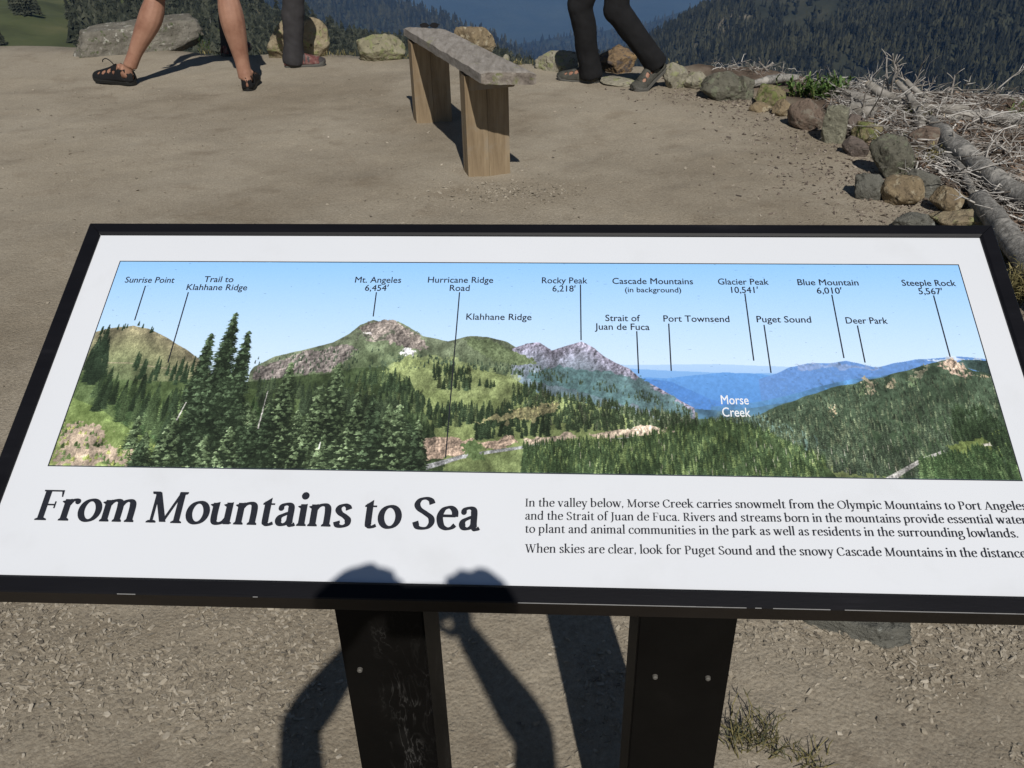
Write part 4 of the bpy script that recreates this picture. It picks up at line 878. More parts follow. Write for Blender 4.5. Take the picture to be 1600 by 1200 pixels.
# ---- posts
def post(x0, x1, yf, depth, ztop, label):
    ang = -.0606; cx, cy = (x0+x1)/2, yf
    root = bpy.data.objects.new('post', None); COL.objects.link(root); root.parent = None
    w2 = (x1-x0)/2; bm = bmesh.new()
    V = boxv(-w2, w2, 0, depth, -.25, ztop); vv = [bm.verts.new(v) for v in V]
    for f in BOXF: bm.faces.new([vv[i] for i in f])
    bmesh.ops.bevel(bm, geom=list(bm.edges), offset=.002, segments=2, affect='EDGES')
    me = bpy.data.meshes.new('post'); bm.to_mesh(me); bm.free(); me.materials.append(M_post)
    bpy.data.objects.remove(root)
    o = bpy.data.objects.new('post', me); COL.objects.link(o)
    mw = Matrix.Translation((cx, cy, 0)) @ Matrix.Rotation(ang, 4, 'Z')
    o.parent = sign; o.matrix_parent_inverse = sign.matrix_world.inverted(); o.matrix_basis = mw
    return o, mw
bpy.context.view_layer.update()
def bolt(po, mw, x, z, r=.003):
    V, Fs = tube([(x, -.0032, z), (x, 0.001, z)], [r, r*1.15], 10)
    V2, F2 = tube([(x, -.0042, z), (x, -.0032, z)], [r*.6, r], 10)
    mb = MB().add(V, Fs).add(V2, F2); o = mb.build('bolt', M_steel); o.parent = po; return o
pL, mwL = post(-.2045, -.105, .75, .10, .735, 'l')
pR, mwR = post(.1375, .248, .75, .10, .715, 'r')
# greasy residue wiped down the left post
M_postL = M_post.copy(); M_postL.name = 'black_post_with_residue'; nt = M_postL.node_tree; p = nt.nodes['Principled BSDF']; old = p.inputs['Base Color'].links[0].from_socket
tc = N(nt, 'ShaderNodeTexCoord'); mpn = N(nt, 'ShaderNodeMapping'); mpn.inputs['Scale'].default_value = (22, 22, 7); mpn.inputs['Rotation'].default_value = (0, .18, 0); nt.links.new(tc.outputs['Object'], mpn.inputs[0])
n1 = N(nt, 'ShaderNodeTexNoise'); n1.inputs['Scale'].default_value = 1.3; n1.inputs['Detail'].default_value = 4; n1.inputs['Distortion'].default_value = 3.2; nt.links.new(mpn.outputs[0], n1.inputs['Vector'])
w1 = ramp(nt, n1.outputs[0], [(.475, (0, 0, 0)), (.5, (1, 1, 1)), (.525, (0, 0, 0))])
n2 = N(nt, 'ShaderNodeTexNoise'); n2.inputs['Scale'].default_value = 11; n2.inputs['Detail'].default_value = 3; nt.links.new(tc.outputs['Object'], n2.inputs['Vector'])
w2 = ramp(nt, n2.outputs[0], [(.45, (.03, .03, .03)), (.68, (.6, .6, .6))])
ml = N(nt, 'ShaderNodeMix', data_type='RGBA', blend_type='MULTIPLY'); ml.inputs[0].default_value = 1; nt.links.new(w1, ml.inputs[6]); nt.links.new(w2, ml.inputs[7])
n3 = ramp(nt, n2.outputs[0], [(.5, (0, 0, 0)), (.8, (.12, .12, .12))]); ad = N(nt, 'ShaderNodeMix', data_type='RGBA', blend_type='ADD'); ad.inputs[0].default_value = 1; nt.links.new(ml.outputs[2], ad.inputs[6]); nt.links.new(n3, ad.inputs[7])
sx = N(nt, 'ShaderNodeSeparateXYZ'); nt.links.new(tc.outputs['Object'], sx.inputs[0]); mr = N(nt, 'ShaderNodeMapRange'); mr.inputs[1].default_value = -.015; mr.inputs[2].default_value = .012; nt.links.new(sx.outputs[0], mr.inputs[0])
m2 = N(nt, 'ShaderNodeMath', operation='MULTIPLY'); nt.links.new(mr.outputs[0], m2.inputs[0]); nt.links.new(ad.outputs[2], m2.inputs[1])
mc = N(nt, 'ShaderNodeMix', data_type='RGBA'); nt.links.new(m2.outputs[0], mc.inputs[0]); nt.links.new(old, mc.inputs[6]); mc.inputs[7].default_value = (.17, .165, .155, 1); nt.links.new(mc.outputs[2], p.inputs['Base Color'])
pL.data.materials[0] = M_postL
bpy.context.view_layer.update()
bolt(pR, mwR, -.031, .545); bolt(pR, mwR, .031, .545); bolt(pL, mwL, -.031, .569, .003)
# drip and scratch residue on the left post: thin raised smears
M_smear = mat('dried_residue', [(.35, (.03, .028, .026)), (.6, (.11, .105, .1)), (.8, (.22, .21, .2))], 40, 6, .7)
# ================================================================== bench
M_plank = mat('weathered_plank', [(.25, (.14, .125, .105)), (.45, (.26, .235, .205)), (.7, (.38, .35, .315))], 5, 9, .85, .45, 30, .2, aniso=(9, 1.2, 9), bdist=.004, second=((.27, .26, .17), 9, .62, .7), third=((.42, .4, .37), 30, .66, .72))
M_end = mat('end_grain', [(.3, (.09, .075, .065)), (.5, (.23, .2, .17)), (.7, (.38, .35, .31))], 26, 8, .9, .9, 60, .2, second=((.16, .17, .07), 14, .56, .64), bdist=.006)
M_timber = mat('treated_timber', [(.3, (.155, .112, .068)), (.5, (.255, .192, .12)), (.7, (.35, .28, .185))], 3, 9, .85, .6, 26, .2, aniso=(9, 9, .7), bdist=.003, second=((.24, .21, .17), 4, .5, .64))
nearB = gp(765, 274); farB = gp(679, 190)
def legw(px): pass
bench = thing('bench', 'backless wooden bench with a grey weathered plank seat on two timber post legs', 'bench', (nearB[0], nearB[1], nearB[2]))
BO = np.array([nearB[0], nearB[1], nearB[2]])
def seat_pt(px, py, z): 
    v = ray(px, py); return CAM+v*((z-H)/v[2])
zN = .395; zF = .268; TH = .052
cN0, cN1 = seat_pt(751, 112, zN), seat_pt(838, 112.5, zN); cF0, cF1 = seat_pt(630, 41, zF), seat_pt(699, 45, zF)
NU, NW = 60, 14; bm = bmesh.new(); top = []; bot = []
for i in range(NU+1):
    u = i/NU; a = cN0+(cF0-cN0)*u; b = cN1+(cF1-cN1)*u; rt_, rb_ = [], []
    for j in range(NW+1):
        q = j/NW; p_ = a+(b-a)*q-BO
        edge = min(q, 1-q)*NW; ed = .007*(edge < .5)+.002*(edge < 1.5)
        wob = (.004*fbm(u*9, 3, 1)*(1 if q < .5 else -1) if edge < .5 else 0)
        endw = (.005*fbm(q*6, 9, 2)+.003) if i in (0, NU) else 0
        x = p_[0]+wob; y = p_[1]+(endw if i == 0 else -endw)
        zt = p_[2]-ed-(.004 if i in (0, NU) else 0)+.003*fbm(u*12, q*14, 4)
        zb = p_[2]-TH+(.005 if edge < .5 else 0)+.003*fbm(u*14, q*5, 7)
        rt_.append(bm.verts.new((x, y, zt))); rb_.append(bm.verts.new((x, y, zb)))
    top.append(rt_); bot.append(rb_)
for i in range(NU):
    for j in range(NW):
        bm.faces.new((top[i][j], top[i][j+1], top[i+1][j+1], top[i+1][j])); bm.faces.new((bot[i][j], bot[i+1][j], bot[i+1][j+1], bot[i][j+1]))
    for j in (0, NW): bm.faces.new((top[i][j], top[i+1][j], bot[i+1][j], bot[i][j]))
ends = []
for i in (0, NU):
    for j in range(NW): ends.append(bm.faces.new((top[i][j], bot[i][j], bot[i][j+1], top[i][j+1])))
bmesh.ops.recalc_face_normals(bm, faces=bm.faces)
for f in ends: f.material_index = 1
so_ = obm('seat', bm, M_plank, bench); so_.data.materials.append(M_end)
def boxm(name, w_, d_, h_, m, parent, loc, rot, bev=.004, z0=0.0, sub=0):
    bm = bmesh.new(); vv = [bm.verts.new(v) for v in boxv(-w_/2, w_/2, 0, d_, z0, h_)]
    for f in BOXF: bm.faces.new([vv[i] for i in f])
    bmesh.ops.bevel(bm, geom=list(bm.edges), offset=bev, segments=2, affect='EDGES')
    o = obm(name, bm, m, parent); o.location = loc; o.rotation_euler = (0, 0, rot); return o
LA = math.radians(14)
def bleg(base, wd, ztop, split):
    loc = base-BO; k = wd/2-.001
    for s in (-1, 1):                 # each leg is two timbers side by side
        c = np.array([math.cos(LA), math.sin(LA), 0])*s*(wd/4+.0003)
        boxm('leg_timber', wd/2-.0002, .105, ztop-base[2], M_timber, bench, tuple(loc+c), LA, .0018, -.12)
sN = .202; sF = .205
dirB = (cF0-cN0); 
def zplank(B): t = (B[1]-cN0[1])/(cF0[1]-cN0[1]); return zN+(zF-zN)*t-TH-.004
bleg(nearB, .196, zplank(nearB)-.004, 1); bleg(farB, .196, zplank(farB)-.008, 1)
boxm('cleat', .20, .03, .0, M_timber, bench, tuple(nearB-BO+np.array([.026, -.018, zplank(nearB)-.002-nearB[2]])), LA, .003, -.06)
# sunglasses lying on the far end of the seat
M_blk = flatmat('black_plastic', (.012, .012, .014), .3, .5)
gl = seat_pt(671, 43.5, zF-.002); root = thing('sunglasses', 'black folded sunglasses lying on the far end of the bench seat', 'sunglasses', (gl[0], gl[1], gl[2]+.012))
for s in (-1, 1):
    V, Fs = tube([(s*.026+.021*math.cos(a), 0, .012*math.sin(a)) for a in np.linspace(0, 2*PI, 16)], .0022, 6, caps=False); obj('rim', V, Fs, M_blk, root)
    V, Fs = tube([(s*.026, -.0007, 0), (s*.026, .0007, 0)], .0185, 14); o = obj('lens', V, Fs, M_blk, root); o.scale = (1, 1, .6)
    V, Fs = tube(crom([(s*.049, 0, .002), (s*.049, .02, .001), (s*.01, .028, -.004), (-s*.045, .03, -.009)], 5), .0026, 6); obj('temple', V, Fs, M_blk, root)

# ================================================================== people
M_skin = mat('tanned_skin', [(.3, (.22, .105, .068)), (.55, (.31, .165, .11)), (.8, (.38, .215, .15))], 11, 8, .6, .3, 160, .3, bdist=.0015)
M_hair = mat('brown_hair', [(.3, (.03, .018, .01)), (.7, (.09, .055, .03))], 60, 4, .6)
def cloth(name, c, rough=.9): return mat(name, [(.3, tuple(x*.75 for x in c)), (.6, c), (.85, tuple(x*1.3 for x in c))], 14, 7, rough, .35, 300, .15, bdist=.0012)
M_blackpants = cloth('black_trousers', (.014, .014, .015)); M_greypants = cloth('charcoal_trousers', (.045, .043, .045)); M_shorts = cloth('black_shorts', (.014, .015, .02))
M_shirtb = cloth('navy_shirt', (.04, .06, .12)); M_shirtg = cloth('grey_shirt', (.2, .2, .19)); M_shirtr = cloth('maroon_shirt', (.16, .04, .04))
def fuse(name, tubes, voxel, m, parent, smooth=4, wrinkle=0.0, seed=0):
    mb = MB()
    for V, Fs in tubes: mb.add(V, Fs)
    me = bpy.data.meshes.new(name); me.from_pydata(mb.v, [], mb.f); me.update()
    o = bpy.data.objects.new(name, me); COL.objects.link(o)
    bm = bmesh.new(); bm.from_mesh(me); bmesh.ops.recalc_face_normals(bm, faces=bm.faces); bm.to_mesh(me); bm.free()
    rm = o.modifiers.new('r', 'REMESH'); rm.mode = 'VOXEL'; rm.voxel_size = voxel
    sm = o.modifiers.new('s', 'SMOOTH'); sm.iterations = smooth; sm.factor = .5
    dg = bpy.context.evaluated_depsgraph_get(); dg.update(); me2 = bpy.data.meshes.new_from_object(o.evaluated_get(dg)); bpy.data.objects.remove(o)
    if wrinkle:
        co = np.zeros(len(me2.vertices)*3, np.float32); me2.vertices.foreach_get('co', co); co = co.reshape(-1, 3)
        nr = np.array([v.normal[:] for v in me2.vertices])
        k = np.array([1.3*mnoise.noise((c[0]*8+seed+c[2]*6, c[1]*8, c[2]*5)) + .5*mnoise.fractal((c[0]*17+seed+c[2]*8, c[1]*17+c[2]*9, c[2]*11), 1, 2, 3) for c in co])
        co = co+nr*(k*wrinkle)[:, None]; me2.vertices.foreach_set('co', co.astype(np.float32).ravel()); me2.update()
    me2.shade_smooth(); me2.materials.clear(); me2.materials.append(m); me2.name = name
    o = bpy.data.objects.new(name, me2); COL.objects.link(o)
    if parent: o.parent = parent
    return o
def seg(a, b, prof, n=14, back=None, per=4, flat=1.0):
    "limb from a to b; prof = [(t, radius, backward offset)]"
    a = np.array(a, float); b = np.array(b, float); bk = np.array(back if back is not None else (0, 0, 0), float)
    c = crom([tuple(a+(b-a)*t+bk*o)+(r,) for t, r, o in prof], per)
    return tube([p[:3] for p in c], [max(.002, p[3]) for p in c], n)
def ellipsoid(c, rx, ry, rz, rotz=0.0, pitch=0.0):
    V, Fs = ico(3); V = V*np.array([rx, ry, rz]); M = np.array((Matrix.Rotation(rotz, 3, 'Z') @ Matrix.Rotation(pitch, 3, 'Y'))); return V@M.T+np.array(c), Fs
def rotz(v, a): c, s = math.cos(a), math.sin(a); return np.array([v[0]*c-v[1]*s, v[0]*s+v[1]*c, v[2]])
FW = [(0, .0), (.03, .022), (.12, .031), (.25, .033), (.42, .033), (.58, .040), (.72, .047), (.84, .046), (.93, .036), (.985, .018), (1.0, 0)]
FH = [(0, .035), (.05, .06), (.15, .085), (.3, .092), (.42, .078), (.55, .06), (.7, .046), (.85, .033), (.95, .026), (1.0, .012)]
def fw(t, L): return float(np.interp(t, [a for a, _ in FW], [b for _, b in FW]))*L/.28
def fh(t, L): return float(np.interp(t, [a for a, _ in FH], [b for _, b in FH]))*L/.28
class Foot:
    "frame of one foot: heel ground point, heading angle, pitch (heel lifted, turning about the toe ball), length"
    def __init__(s, heel, ang, L, pitch=0.0, sole=.024):
        s.heel = np.array(heel, float); s.ang = ang; s.L = L; s.pitch = pitch; s.sole = sole
    def w(s, p):
        x, y, z = p
        if s.pitch:
            px_ = .72*s.L; dx = x-px_
            if dx < 0: c, sn = math.cos(s.pitch), math.sin(s.pitch); x, z = px_+dx*c+z*sn, -dx*sn+z*c
        return s.heel+rotz((x, y, z), s.ang)
    def body(s):
        rows = []; n = 14; V = []; Fs = []
        ts = np.linspace(.01, .985, 18)
        for t in ts:
            for j in range(n):
                a = 2*PI*j/n; V.append(s.w((t*s.L, fw(t, s.L)*.9*math.cos(a), s.sole+(fh(t, s.L)*.46)*(1+math.sin(a)))))
        for i in range(len(ts)-1):
            for j in range(n): Fs.append((i*n+j, i*n+(j+1) % n, (i+1)*n+(j+1) % n, (i+1)*n+j))
        Fs += [tuple(range(n-1, -1, -1)), tuple((len(ts)-1)*n+j for j in range(n))]
        return V, Fs
    def ankle(s): return s.w((.2*s.L, 0, s.sole+.085*s.L/.28))
    def shoe(s, name, parent, m_sole, m_up, holes=(), collar=.075, open_t=.33, low_collar=False, m_mid=None, m_acc=None, acc=()):
        L = s.L; root = None; n = 26; V = []; Fs = []
        m_ = 30; ang_ = np.linspace(0, PI, m_)
        def outline(t, k): return fw(t, L)*1.08*k+.003
        # sole: layers
        def layer_(z0, z1, k0, k1, mat_, nm, par):
            ts = np.concatenate([[0.0], np.linspace(.02, .98, 24), [1.0]]); ring0 = []; pts = []
            for t in ts: pts.append((t*L*1.03-.012*L, outline(t, 1) if 0 < t < 1 else .006))
            loop = [(x, y) for x, y in pts]+[(x, -y) for x, y in reversed(pts)]
            V = []; k = len(loop)
            toe = lambda x: .012*max(0, (x/L-.8)/.2)**2
            for z, kk in ((z0, k0), (z0+(z1-z0)*.15, k0*1.02), (z1, k1)):
                for x, y in loop: V.append(s.w((x, y*kk, z+toe(x))))
            Fs = [tuple(range(k-1, -1, -1)), tuple(range(2*k, 3*k))]
            for q in range(2):
                for j in range(k): Fs.append((q*k+j, q*k+(j+1) % k, (q+1)*k+(j+1) % k, (q+1)*k+j))
            return obj(nm, V, Fs, mat_, par)
        # upper shell
        T = np.linspace(.0, 1.0, 70); J = 40; grid = {}; V = []; Fs = []
        for i, t in enumerate(T):
            for j in range(J+1):
                a = PI*j/J; tt = min(.99, max(.012, t)); hh = fh(tt, L)*.95+.006
                y = (fw(tt, L)*1.0+.0045)*math.cos(a)*(1.0 if t > .02 else .8); z = s.sole-.004+hh*math.sin(a)**.8
                x = t*L+(-.005 if t < .05 else 0)+(.006 if t > .97 else 0)
                V.append(s.w((x, y, z)))
        def isin(t, a, z):
            if t < open_t and z > (collar-.02*(t < .1))*L/.28 + s.sole: return True
            if t < open_t+.1 and abs(a-PI/2) < .45 and z > .06: return True
            for (ht, ha, wt, wa) in holes:
                for side in (ha, PI-ha):
                    if ((t-ht)/wt)**2+((a-side)/wa)**2 < 1: return True
            return False
        Fa = []
        for i in range(len(T)-1):
            for j in range(J):
                t = (T[i]+T[i+1])/2; a = PI*(j+.5)/J; z = s.sole+fh(min(.99, max(.012, t)), L)*math.sin(a)**.8
                if not isin(t, a, z):
                    f = (i*(J+1)+j, i*(J+1)+j+1, (i+1)*(J+1)+j+1, (i+1)*(J+1)+j)
                    if any(((t-at_)/wt)**2+((min(a, PI-a)-aa)/wa)**2 < 1 for at_, aa, wt, wa in acc): Fa.append(f)
                    else: Fs.append(f)
        up = obj(name, V, Fs+Fa, m_up, parent, smooth=True)
        if m_acc and Fa:
            up.data.materials.append(m_acc)
            for i in range(len(Fs), len(Fs)+len(Fa)): up.data.polygons[i].material_index = 1
        md = up.modifiers.new('thick', 'SOLIDIFY'); md.thickness = .004; md.offset = 0
        layer_(0, s.sole*.45, .97, 1.0, m_sole, 'outsole', up); layer_(s.sole*.45+.0005, s.sole+.002, 1.02, .98, m_mid or m_sole, 'midsole', up)
        return up
def hand(wr, d, side, curl, up=(0, 0, 1), s=1.0, m=None):
    "tubes of a hand; wr = wrist, d = direction to knuckles, side = thumb direction, curl = direction fingers bend to"
    d = np.array(d, float); d /= np.linalg.norm(d); sd = np.array(side, float); sd -= d*(sd@d); sd /= np.linalg.norm(sd); cu = np.array(curl, float); cu -= d*(cu@d); cu -= sd*(cu@sd); cu /= np.linalg.norm(cu)
    wr = np.array(wr, float); out = []
    out.append(tube([wr-d*.01, wr+d*.03*s, wr+d*.06*s, wr+d*.088*s], [.022*s, .030*s, .036*s, .034*s], 12, flat=.45, flatdir=cu))
    for k, (off, L) in enumerate(((.027, .072), (.009, .08), (-.009, .074), (-.026, .058))):
        b = wr+d*.078*s+sd*off*s; pts = [b]; dd = d.copy(); a = 0
        for q, fr in enumerate((.42, .32, .26)):
            a += (.3 if q == 0 else .62); dd = d*math.cos(a)+cu*math.sin(a); pts.append(pts[-1]+dd*L*fr*s)
        out.append(tube(pts, [.0095*s, .0088*s, .008*s, .0065*s], 8))
    b = wr+d*.03*s+sd*.025*s; out.append(tube([b, b+(sd*.8+d*.6)*.03*s, b+(sd*.5+d*.8+cu*.3)*.055*s+sd*.008, b+(sd*.35+d*.95+cu*.5)*.075*s+sd*.006], [.013*s, .0115*s, .0105*s, .008*s], 8))
    return out
def head_tubes(c, face, s=1.0):
    c = np.array(c, float); a = math.atan2(face[1], face[0]); f = rotz((1, 0, 0), a); l = rotz((0, 1, 0), a); z = np.array([0, 0, 1])
    out = [ellipsoid(c+z*.03*s-f*.012, .095*s, .076*s, .095*s, a), ellipsoid(c+f*.012-z*.03*s, .075*s, .062*s, .085*s, a)]
    out.append(tube([c+f*.082*s+z*.005, c+f*.1*s-z*.018*s, c+f*.083*s-z*.03*s], [.008*s, .014*s, .009*s], 8))
    for sg in (-1, 1): out.append(ellipsoid(c+l*.076*s*sg-z*.005, .02*s, .008*s, .032*s, a))
    out.append(tube([c+f*.078*s-l*.022*s-z*.058*s, c+f*.086*s-z*.058*s, c+f*.078*s+l*.022*s-z*.058*s], .007*s, 6))
    return out
def person(label, J, shirt, lower, feet, loc, sleeves='short', voxel=.007, hair=M_hair, calf=1.0, arm=1.0, scale=1.0, shorts=None, handinfo=None, face=(0, 1)):
    """J: joints in world coordinates: hip(2) knee(2) ankle(2) (L,R), pelvis, chest, neck, head, sh(2) el(2) wr(2)"""
    root = thing('person', label, 'person', tuple(loc)); o = np.array(loc); R = lambda p: np.array(p, float)-o; s = scale
    T = []
    fdir = np.array([face[0], face[1], 0.0]); fdir /= np.linalg.norm(fdir)
    T.append(tube([p[:3] for p in crom([tuple(R(J['pelvis']))+(0,), tuple((R(J['pelvis'])+R(J['chest']))/2)+(0,), tuple(R(J['chest']))+(0,), tuple(R(J['neck']))+(0,)], 4)], list(np.interp(np.linspace(0, 1, 13), [0, .15, .35, .66, .85, 1], [.13*s, .155*s, .13*s, .155*s, .14*s, .06*s])), 16, flat=.68, flatdir=fdir))
    T.append(tube([R(J['neck'])-np.array([0, 0, .03]), R(J['head'])-np.array([0, 0, .03])], [.062*s, .052*s], 12)); T += head_tubes(R(J['head']), face, s)
    CB = []
    for k in (0, 1):
        hip, kn, an = R(J['hip'][k]), R(J['knee'][k]), R(J['ankle'][k]); F_ = feet[k]; back = -np.array([math.cos(F_.ang), math.sin(F_.ang), 0])
        T.append(seg(hip+np.array([0, 0, .04]), kn, [(0, .09*s, 0), (.3, .088*s, 0), (.7, .068*s, 0), (.92, .058*s, -.004), (1, .056*s, -.006)]))
        T.append(seg(kn, an, [(-.04, .052*s, -.004), (.08, .055*s, 0), (.22, .059*s*calf, .012), (.36, .062*s*calf, .018), (.5, .056*s*calf, .013), (.66, .046*s*calf, .005), (.82, .0375*s*calf, 0), (1, .037*s*calf, 0)], back=back))
        T.append(tube([an+back*.012+np.array([0, 0, .04]), F_.w((.14*F_.L, 0, F_.sole+.03))-o], [.028*s, .03*s], 10))
        for sg in (-1, 1): T.append(ellipsoid(F_.w((.22*F_.L, sg*.03*s, F_.sole+.072*F_.L/.28))-o, .012, .012, .014))
        V, Fs = F_.body(); T.append(([np.array(v)-o for v in V], Fs))
        sh, el, wr = R(J['sh'][k]), R(J['el'][k]), R(J['wr'][k])
        T.append(tube([R(J['chest'])+(sh-R(J['chest']))*.3+np.array([0, 0, .05]), sh], [.075*s, .058*s], 12))
        T.append(seg(sh, el, [(-.03, .05*s*arm, 0), (.3, .048*s*arm, 0), (.7, .042*s*arm, 0), (1, .038*s*arm, 0)])); T.append(seg(el, wr, [(-.04, .038*s*arm, 0), (.2, .043*s*arm, 0), (.6, .034*s*arm, 0), (1, .026*s*arm, 0)]))
        hi = handinfo[k] if handinfo else dict(d=wr-el, side=(0, 1, 0), curl=(-1+2*k, 0, 0))
        T += hand(wr, hi['d'], hi['side'], hi['curl'], s=hi.get('s', 1.0)*s)
    fuse('body', T, voxel, M_skin, root, 3)
    # shirt
    S = [tube([p[:3] for p in crom([tuple(R(J['pelvis'])+np.array([0, 0, -.05]))+(0,), tuple((R(J['pelvis'])+R(J['chest']))/2)+(0,), tuple(R(J['chest']))+(0,), tuple(R(J['neck'])-np.array([0, 0, .02]))+(0,)], 4)], list(np.interp(np.linspace(0, 1, 13), [0, .15, .35, .66, .86, 1], [.165*s, .175*s, .155*s, .17*s, .155*s, .075*s])), 18, flat=.72, flatdir=fdir)]
    fr = .5 if sleeves == 'short' else .97
    for k in (0, 1):
        sh, el, wr = R(J['sh'][k]), R(J['el'][k]), R(J['wr'][k])
        S.append(tube([R(J['chest'])+(sh-R(J['chest']))*.3+np.array([0, 0, .05]), sh], [.088*s*arm, .074*s*arm], 12)); S.append(seg(sh, sh+(el-sh)*(fr if sleeves == 'short' else 1.0), [(0, .066*s*arm, 0), (.5, .064*s*arm, 0), (1, .06*s*arm, 0)]))
        if sleeves == 'long': S.append(seg(el, wr, [(0, .05*s, 0), (.5, .046*s, 0), (.95, .036*s, 0)]))
    fuse('shirt', S, .012, shirt, root, 3, .006, 3)
    hr = R(J['head']); a = math.atan2(face[1], face[0])
    fuse('hair', [ellipsoid(hr+np.array([0, 0, .055*s])-fdir*.03, .1*s, .086*s, .08*s, a), ellipsoid(hr+np.array([0, 0, .0])-fdir*.05, .06*s, .078*s, .09*s, a)], .01, hair, root, 2, .006, 8)
    # lower garment
    G = [ellipsoid(R(J['pelvis']), .125*s, .175*s, .13*s, a)]
    for k in (0, 1):
        hip, kn, an = R(J['hip'][k]), R(J['knee'][k]), R(J['ankle'][k]); back = -np.array([math.cos(feet[k].ang), math.sin(feet[k].ang), 0])
        if shorts: G.append(seg(hip+np.array([0, 0, .05]), hip+(kn-hip)*.9, [(0, .11*s, 0), (.5, .105*s, 0), (1, .1*s, 0)]))
        else:
            hem = an+(kn-an)*(-.10)
            G.append(seg(hip+np.array([0, 0, .05]), kn, [(0, .105*s, 0), (.5, .092*s, 0), (1, .082*s, 0)])); G.append(ellipsoid(kn, .084*s, .084*s, .09*s))
            G.append(seg(kn, hem, [(-.03, .08*s, -.003), (.12, .08*s, 0), (.35, .079*s, .006), (.6, .074*s, .005), (.85, .076*s, .004), (.97, .079*s, .004), (1.03, .076*s, .004)], back=back))
    fuse('shorts' if shorts else 'trousers', G, .0085, lower, root, 3, .0085, 11)
    return root
M_sblk = flatmat('black_sandal_rubber', (.014, .014, .013), .6, .3); M_sblk2 = flatmat('black_sandal_webbing', (.012, .012, .013), .75, .2)
M_grsole = flatmat('grey_rubber_sole', (.1, .098, .088), .8, .2); M_gryup = mat('grey_green_sandal', [(.3, (.035, .035, .03)), (.6, (.075, .073, .06)), (.8, (.13, .12, .1))], 40, 4, .8, tone=None)
M_redup = mat('red_shoe_mesh', [(.3, (.05, .025, .022)), (.5, (.15, .055, .05)), (.66, (.2, .15, .13))], 34, 4, .75, .3, 300, bdist=.001); M_redacc = flatmat('dark_shoe_overlay', (.05, .045, .045), .7, .3)
M_boot = flatmat('black_boot', (.015, .014, .013), .6, .3)
HOLES = [(.5, .75, .055, .28), (.635, .75, .05, .3), (.76, .8, .04, .26), (.135, .42, .075, .26), (.38, .5, .04, .16)]
def shift(p, dx=0, dy=0, dz=0): return np.array(p, float)+np.array([dx, dy, dz])
Zv = np.array([0, 0, 1.0])

# --- walker in shorts and black sandals (left)
hA = gp(211, 132); tA = gp(140, 125); angA = math.atan2(tA[1]-hA[1], tA[0]-hA[0]); LA_ = float(np.linalg.norm((tA-hA)[:2]))
hB = gp(388, 144)
fA = Foot(hA, angA, min(.33, LA_), 0, .026); fB = Foot(hB, math.radians(97), .3, 0, .026)
def joint(px, py, Y): return at(px, py, Y)
aA = joint(203, 104, hA[1]+.02); kA = joint(247, -12, hA[1]+.10); aB = joint(384, 122, hB[1]+.055); kB = joint(352, -22, hB[1]+.13)
mid = (hA+hB)/2
pel = np.array([mid[0]+.10, mid[1]+.18, mid[2]+.86]); hipA = pel+np.array([-.09, -.04, -.03]); hipB = pel+np.array([.09, .02, -.03])
ch = pel+np.array([-.02, .03, .38]); nk = ch+np.array([-.02, .0, .2]); hd = nk+np.array([-.02, .02, .17])
J1 = dict(pelvis=pel, chest=ch, neck=nk, head=hd, hip=[hipA, hipB], knee=[kA, kB], ankle=[aA, aB], sh=[ch+np.array([-.19, -.06, .14]), ch+np.array([.19, .04, .14])], el=[ch+np.array([-.27, -.2, -.1]), ch+np.array([.36, .0, -.04])], wr=[ch+np.array([-.3, -.3, -.3]), ch+np.array([.42, -.12, -.26])])
p1 = person('person with bare legs in shorts and black sandals, striding beside the grey boulder', J1, M_shirtb, M_shorts, [fA, fB], (mid[0], mid[1], mid[2]), shorts=True, face=(-.8, .6), voxel=.0065, scale=1.06, calf=1.13)
for F_ in (fA, fB):
    o0 = np.array(mid); G_f = Foot(F_.heel-o0, F_.ang, F_.L, F_.pitch, F_.sole)
    sdl = G_f.shoe('sandal', p1, M_sblk, M_sblk2, HOLES, .062, .3)
    tb = [G_f.w((-.004, 0, .085)), G_f.w((-.03, 0, .095))]; V, Fs = tube(tb, .003, 6); obj('heel_tab', V, Fs, M_sblk2, sdl)
# bungee lace of the left sandal
o0 = np.array(mid); c = [fA.w((.42*fA.L, 0, .105))-o0, fA.w((.47*fA.L, .01, .135))-o0, fA.w((.57*fA.L, .012, .15))-o0, fA.w((.66*fA.L, .012, .14))-o0, fA.w((.69*fA.L, .01, .125))-o0]
V, Fs = tube(crom(c, 5), .0032, 7); obj('lace', V, Fs, M_sblk2, p1, smooth=True)

# --- person in charcoal trousers and red shoes
hC = gp(446, 107); hD = gp(350, 90)
fC = Foot(hC, math.radians(12), .27, 0, .03); fD = Foot(hD, math.radians(60), .27, 0, .03)
aC = joint(460, 84, hC[1]+.02); kC = joint(459, -35, hC[1]+.02); aD = joint(360, 72, hD[1]+.08); kD = joint(356, -50, hD[1]+.06)
mid2 = (hC+hD)/2; pel = np.array([mid2[0]+.03, mid2[1]+.02, mid2[2]+.86])
ch = pel+np.array([0, .02, .38]); nk = ch+np.array([0, .01, .2]); hd = nk+np.array([.02, .03, .17])
J2 = dict(pelvis=pel, chest=ch, neck=nk, head=hd, hip=[pel+np.array([.1, 0, -.03]), pel+np.array([-.1, 0, -.03])], knee=[kC, kD], ankle=[aC, aD], sh=[ch+np.array([.19, 0, .14]), ch+np.array([-.19, 0, .14])], el=[ch+np.array([.26, .02, -.13]), ch+np.array([-.26, .02, -.13])], wr=[ch+np.array([.24, .16, -.3]), ch+np.array([-.24, .16, -.3])])
p2 = person('person in charcoal trousers and red hiking shoes, facing the view between the boulders', J2, M_shirtr, M_greypants, [fC, fD], (mid2[0], mid2[1], mid2[2]), face=(.5, .85), voxel=.009, scale=.95, calf=.85)
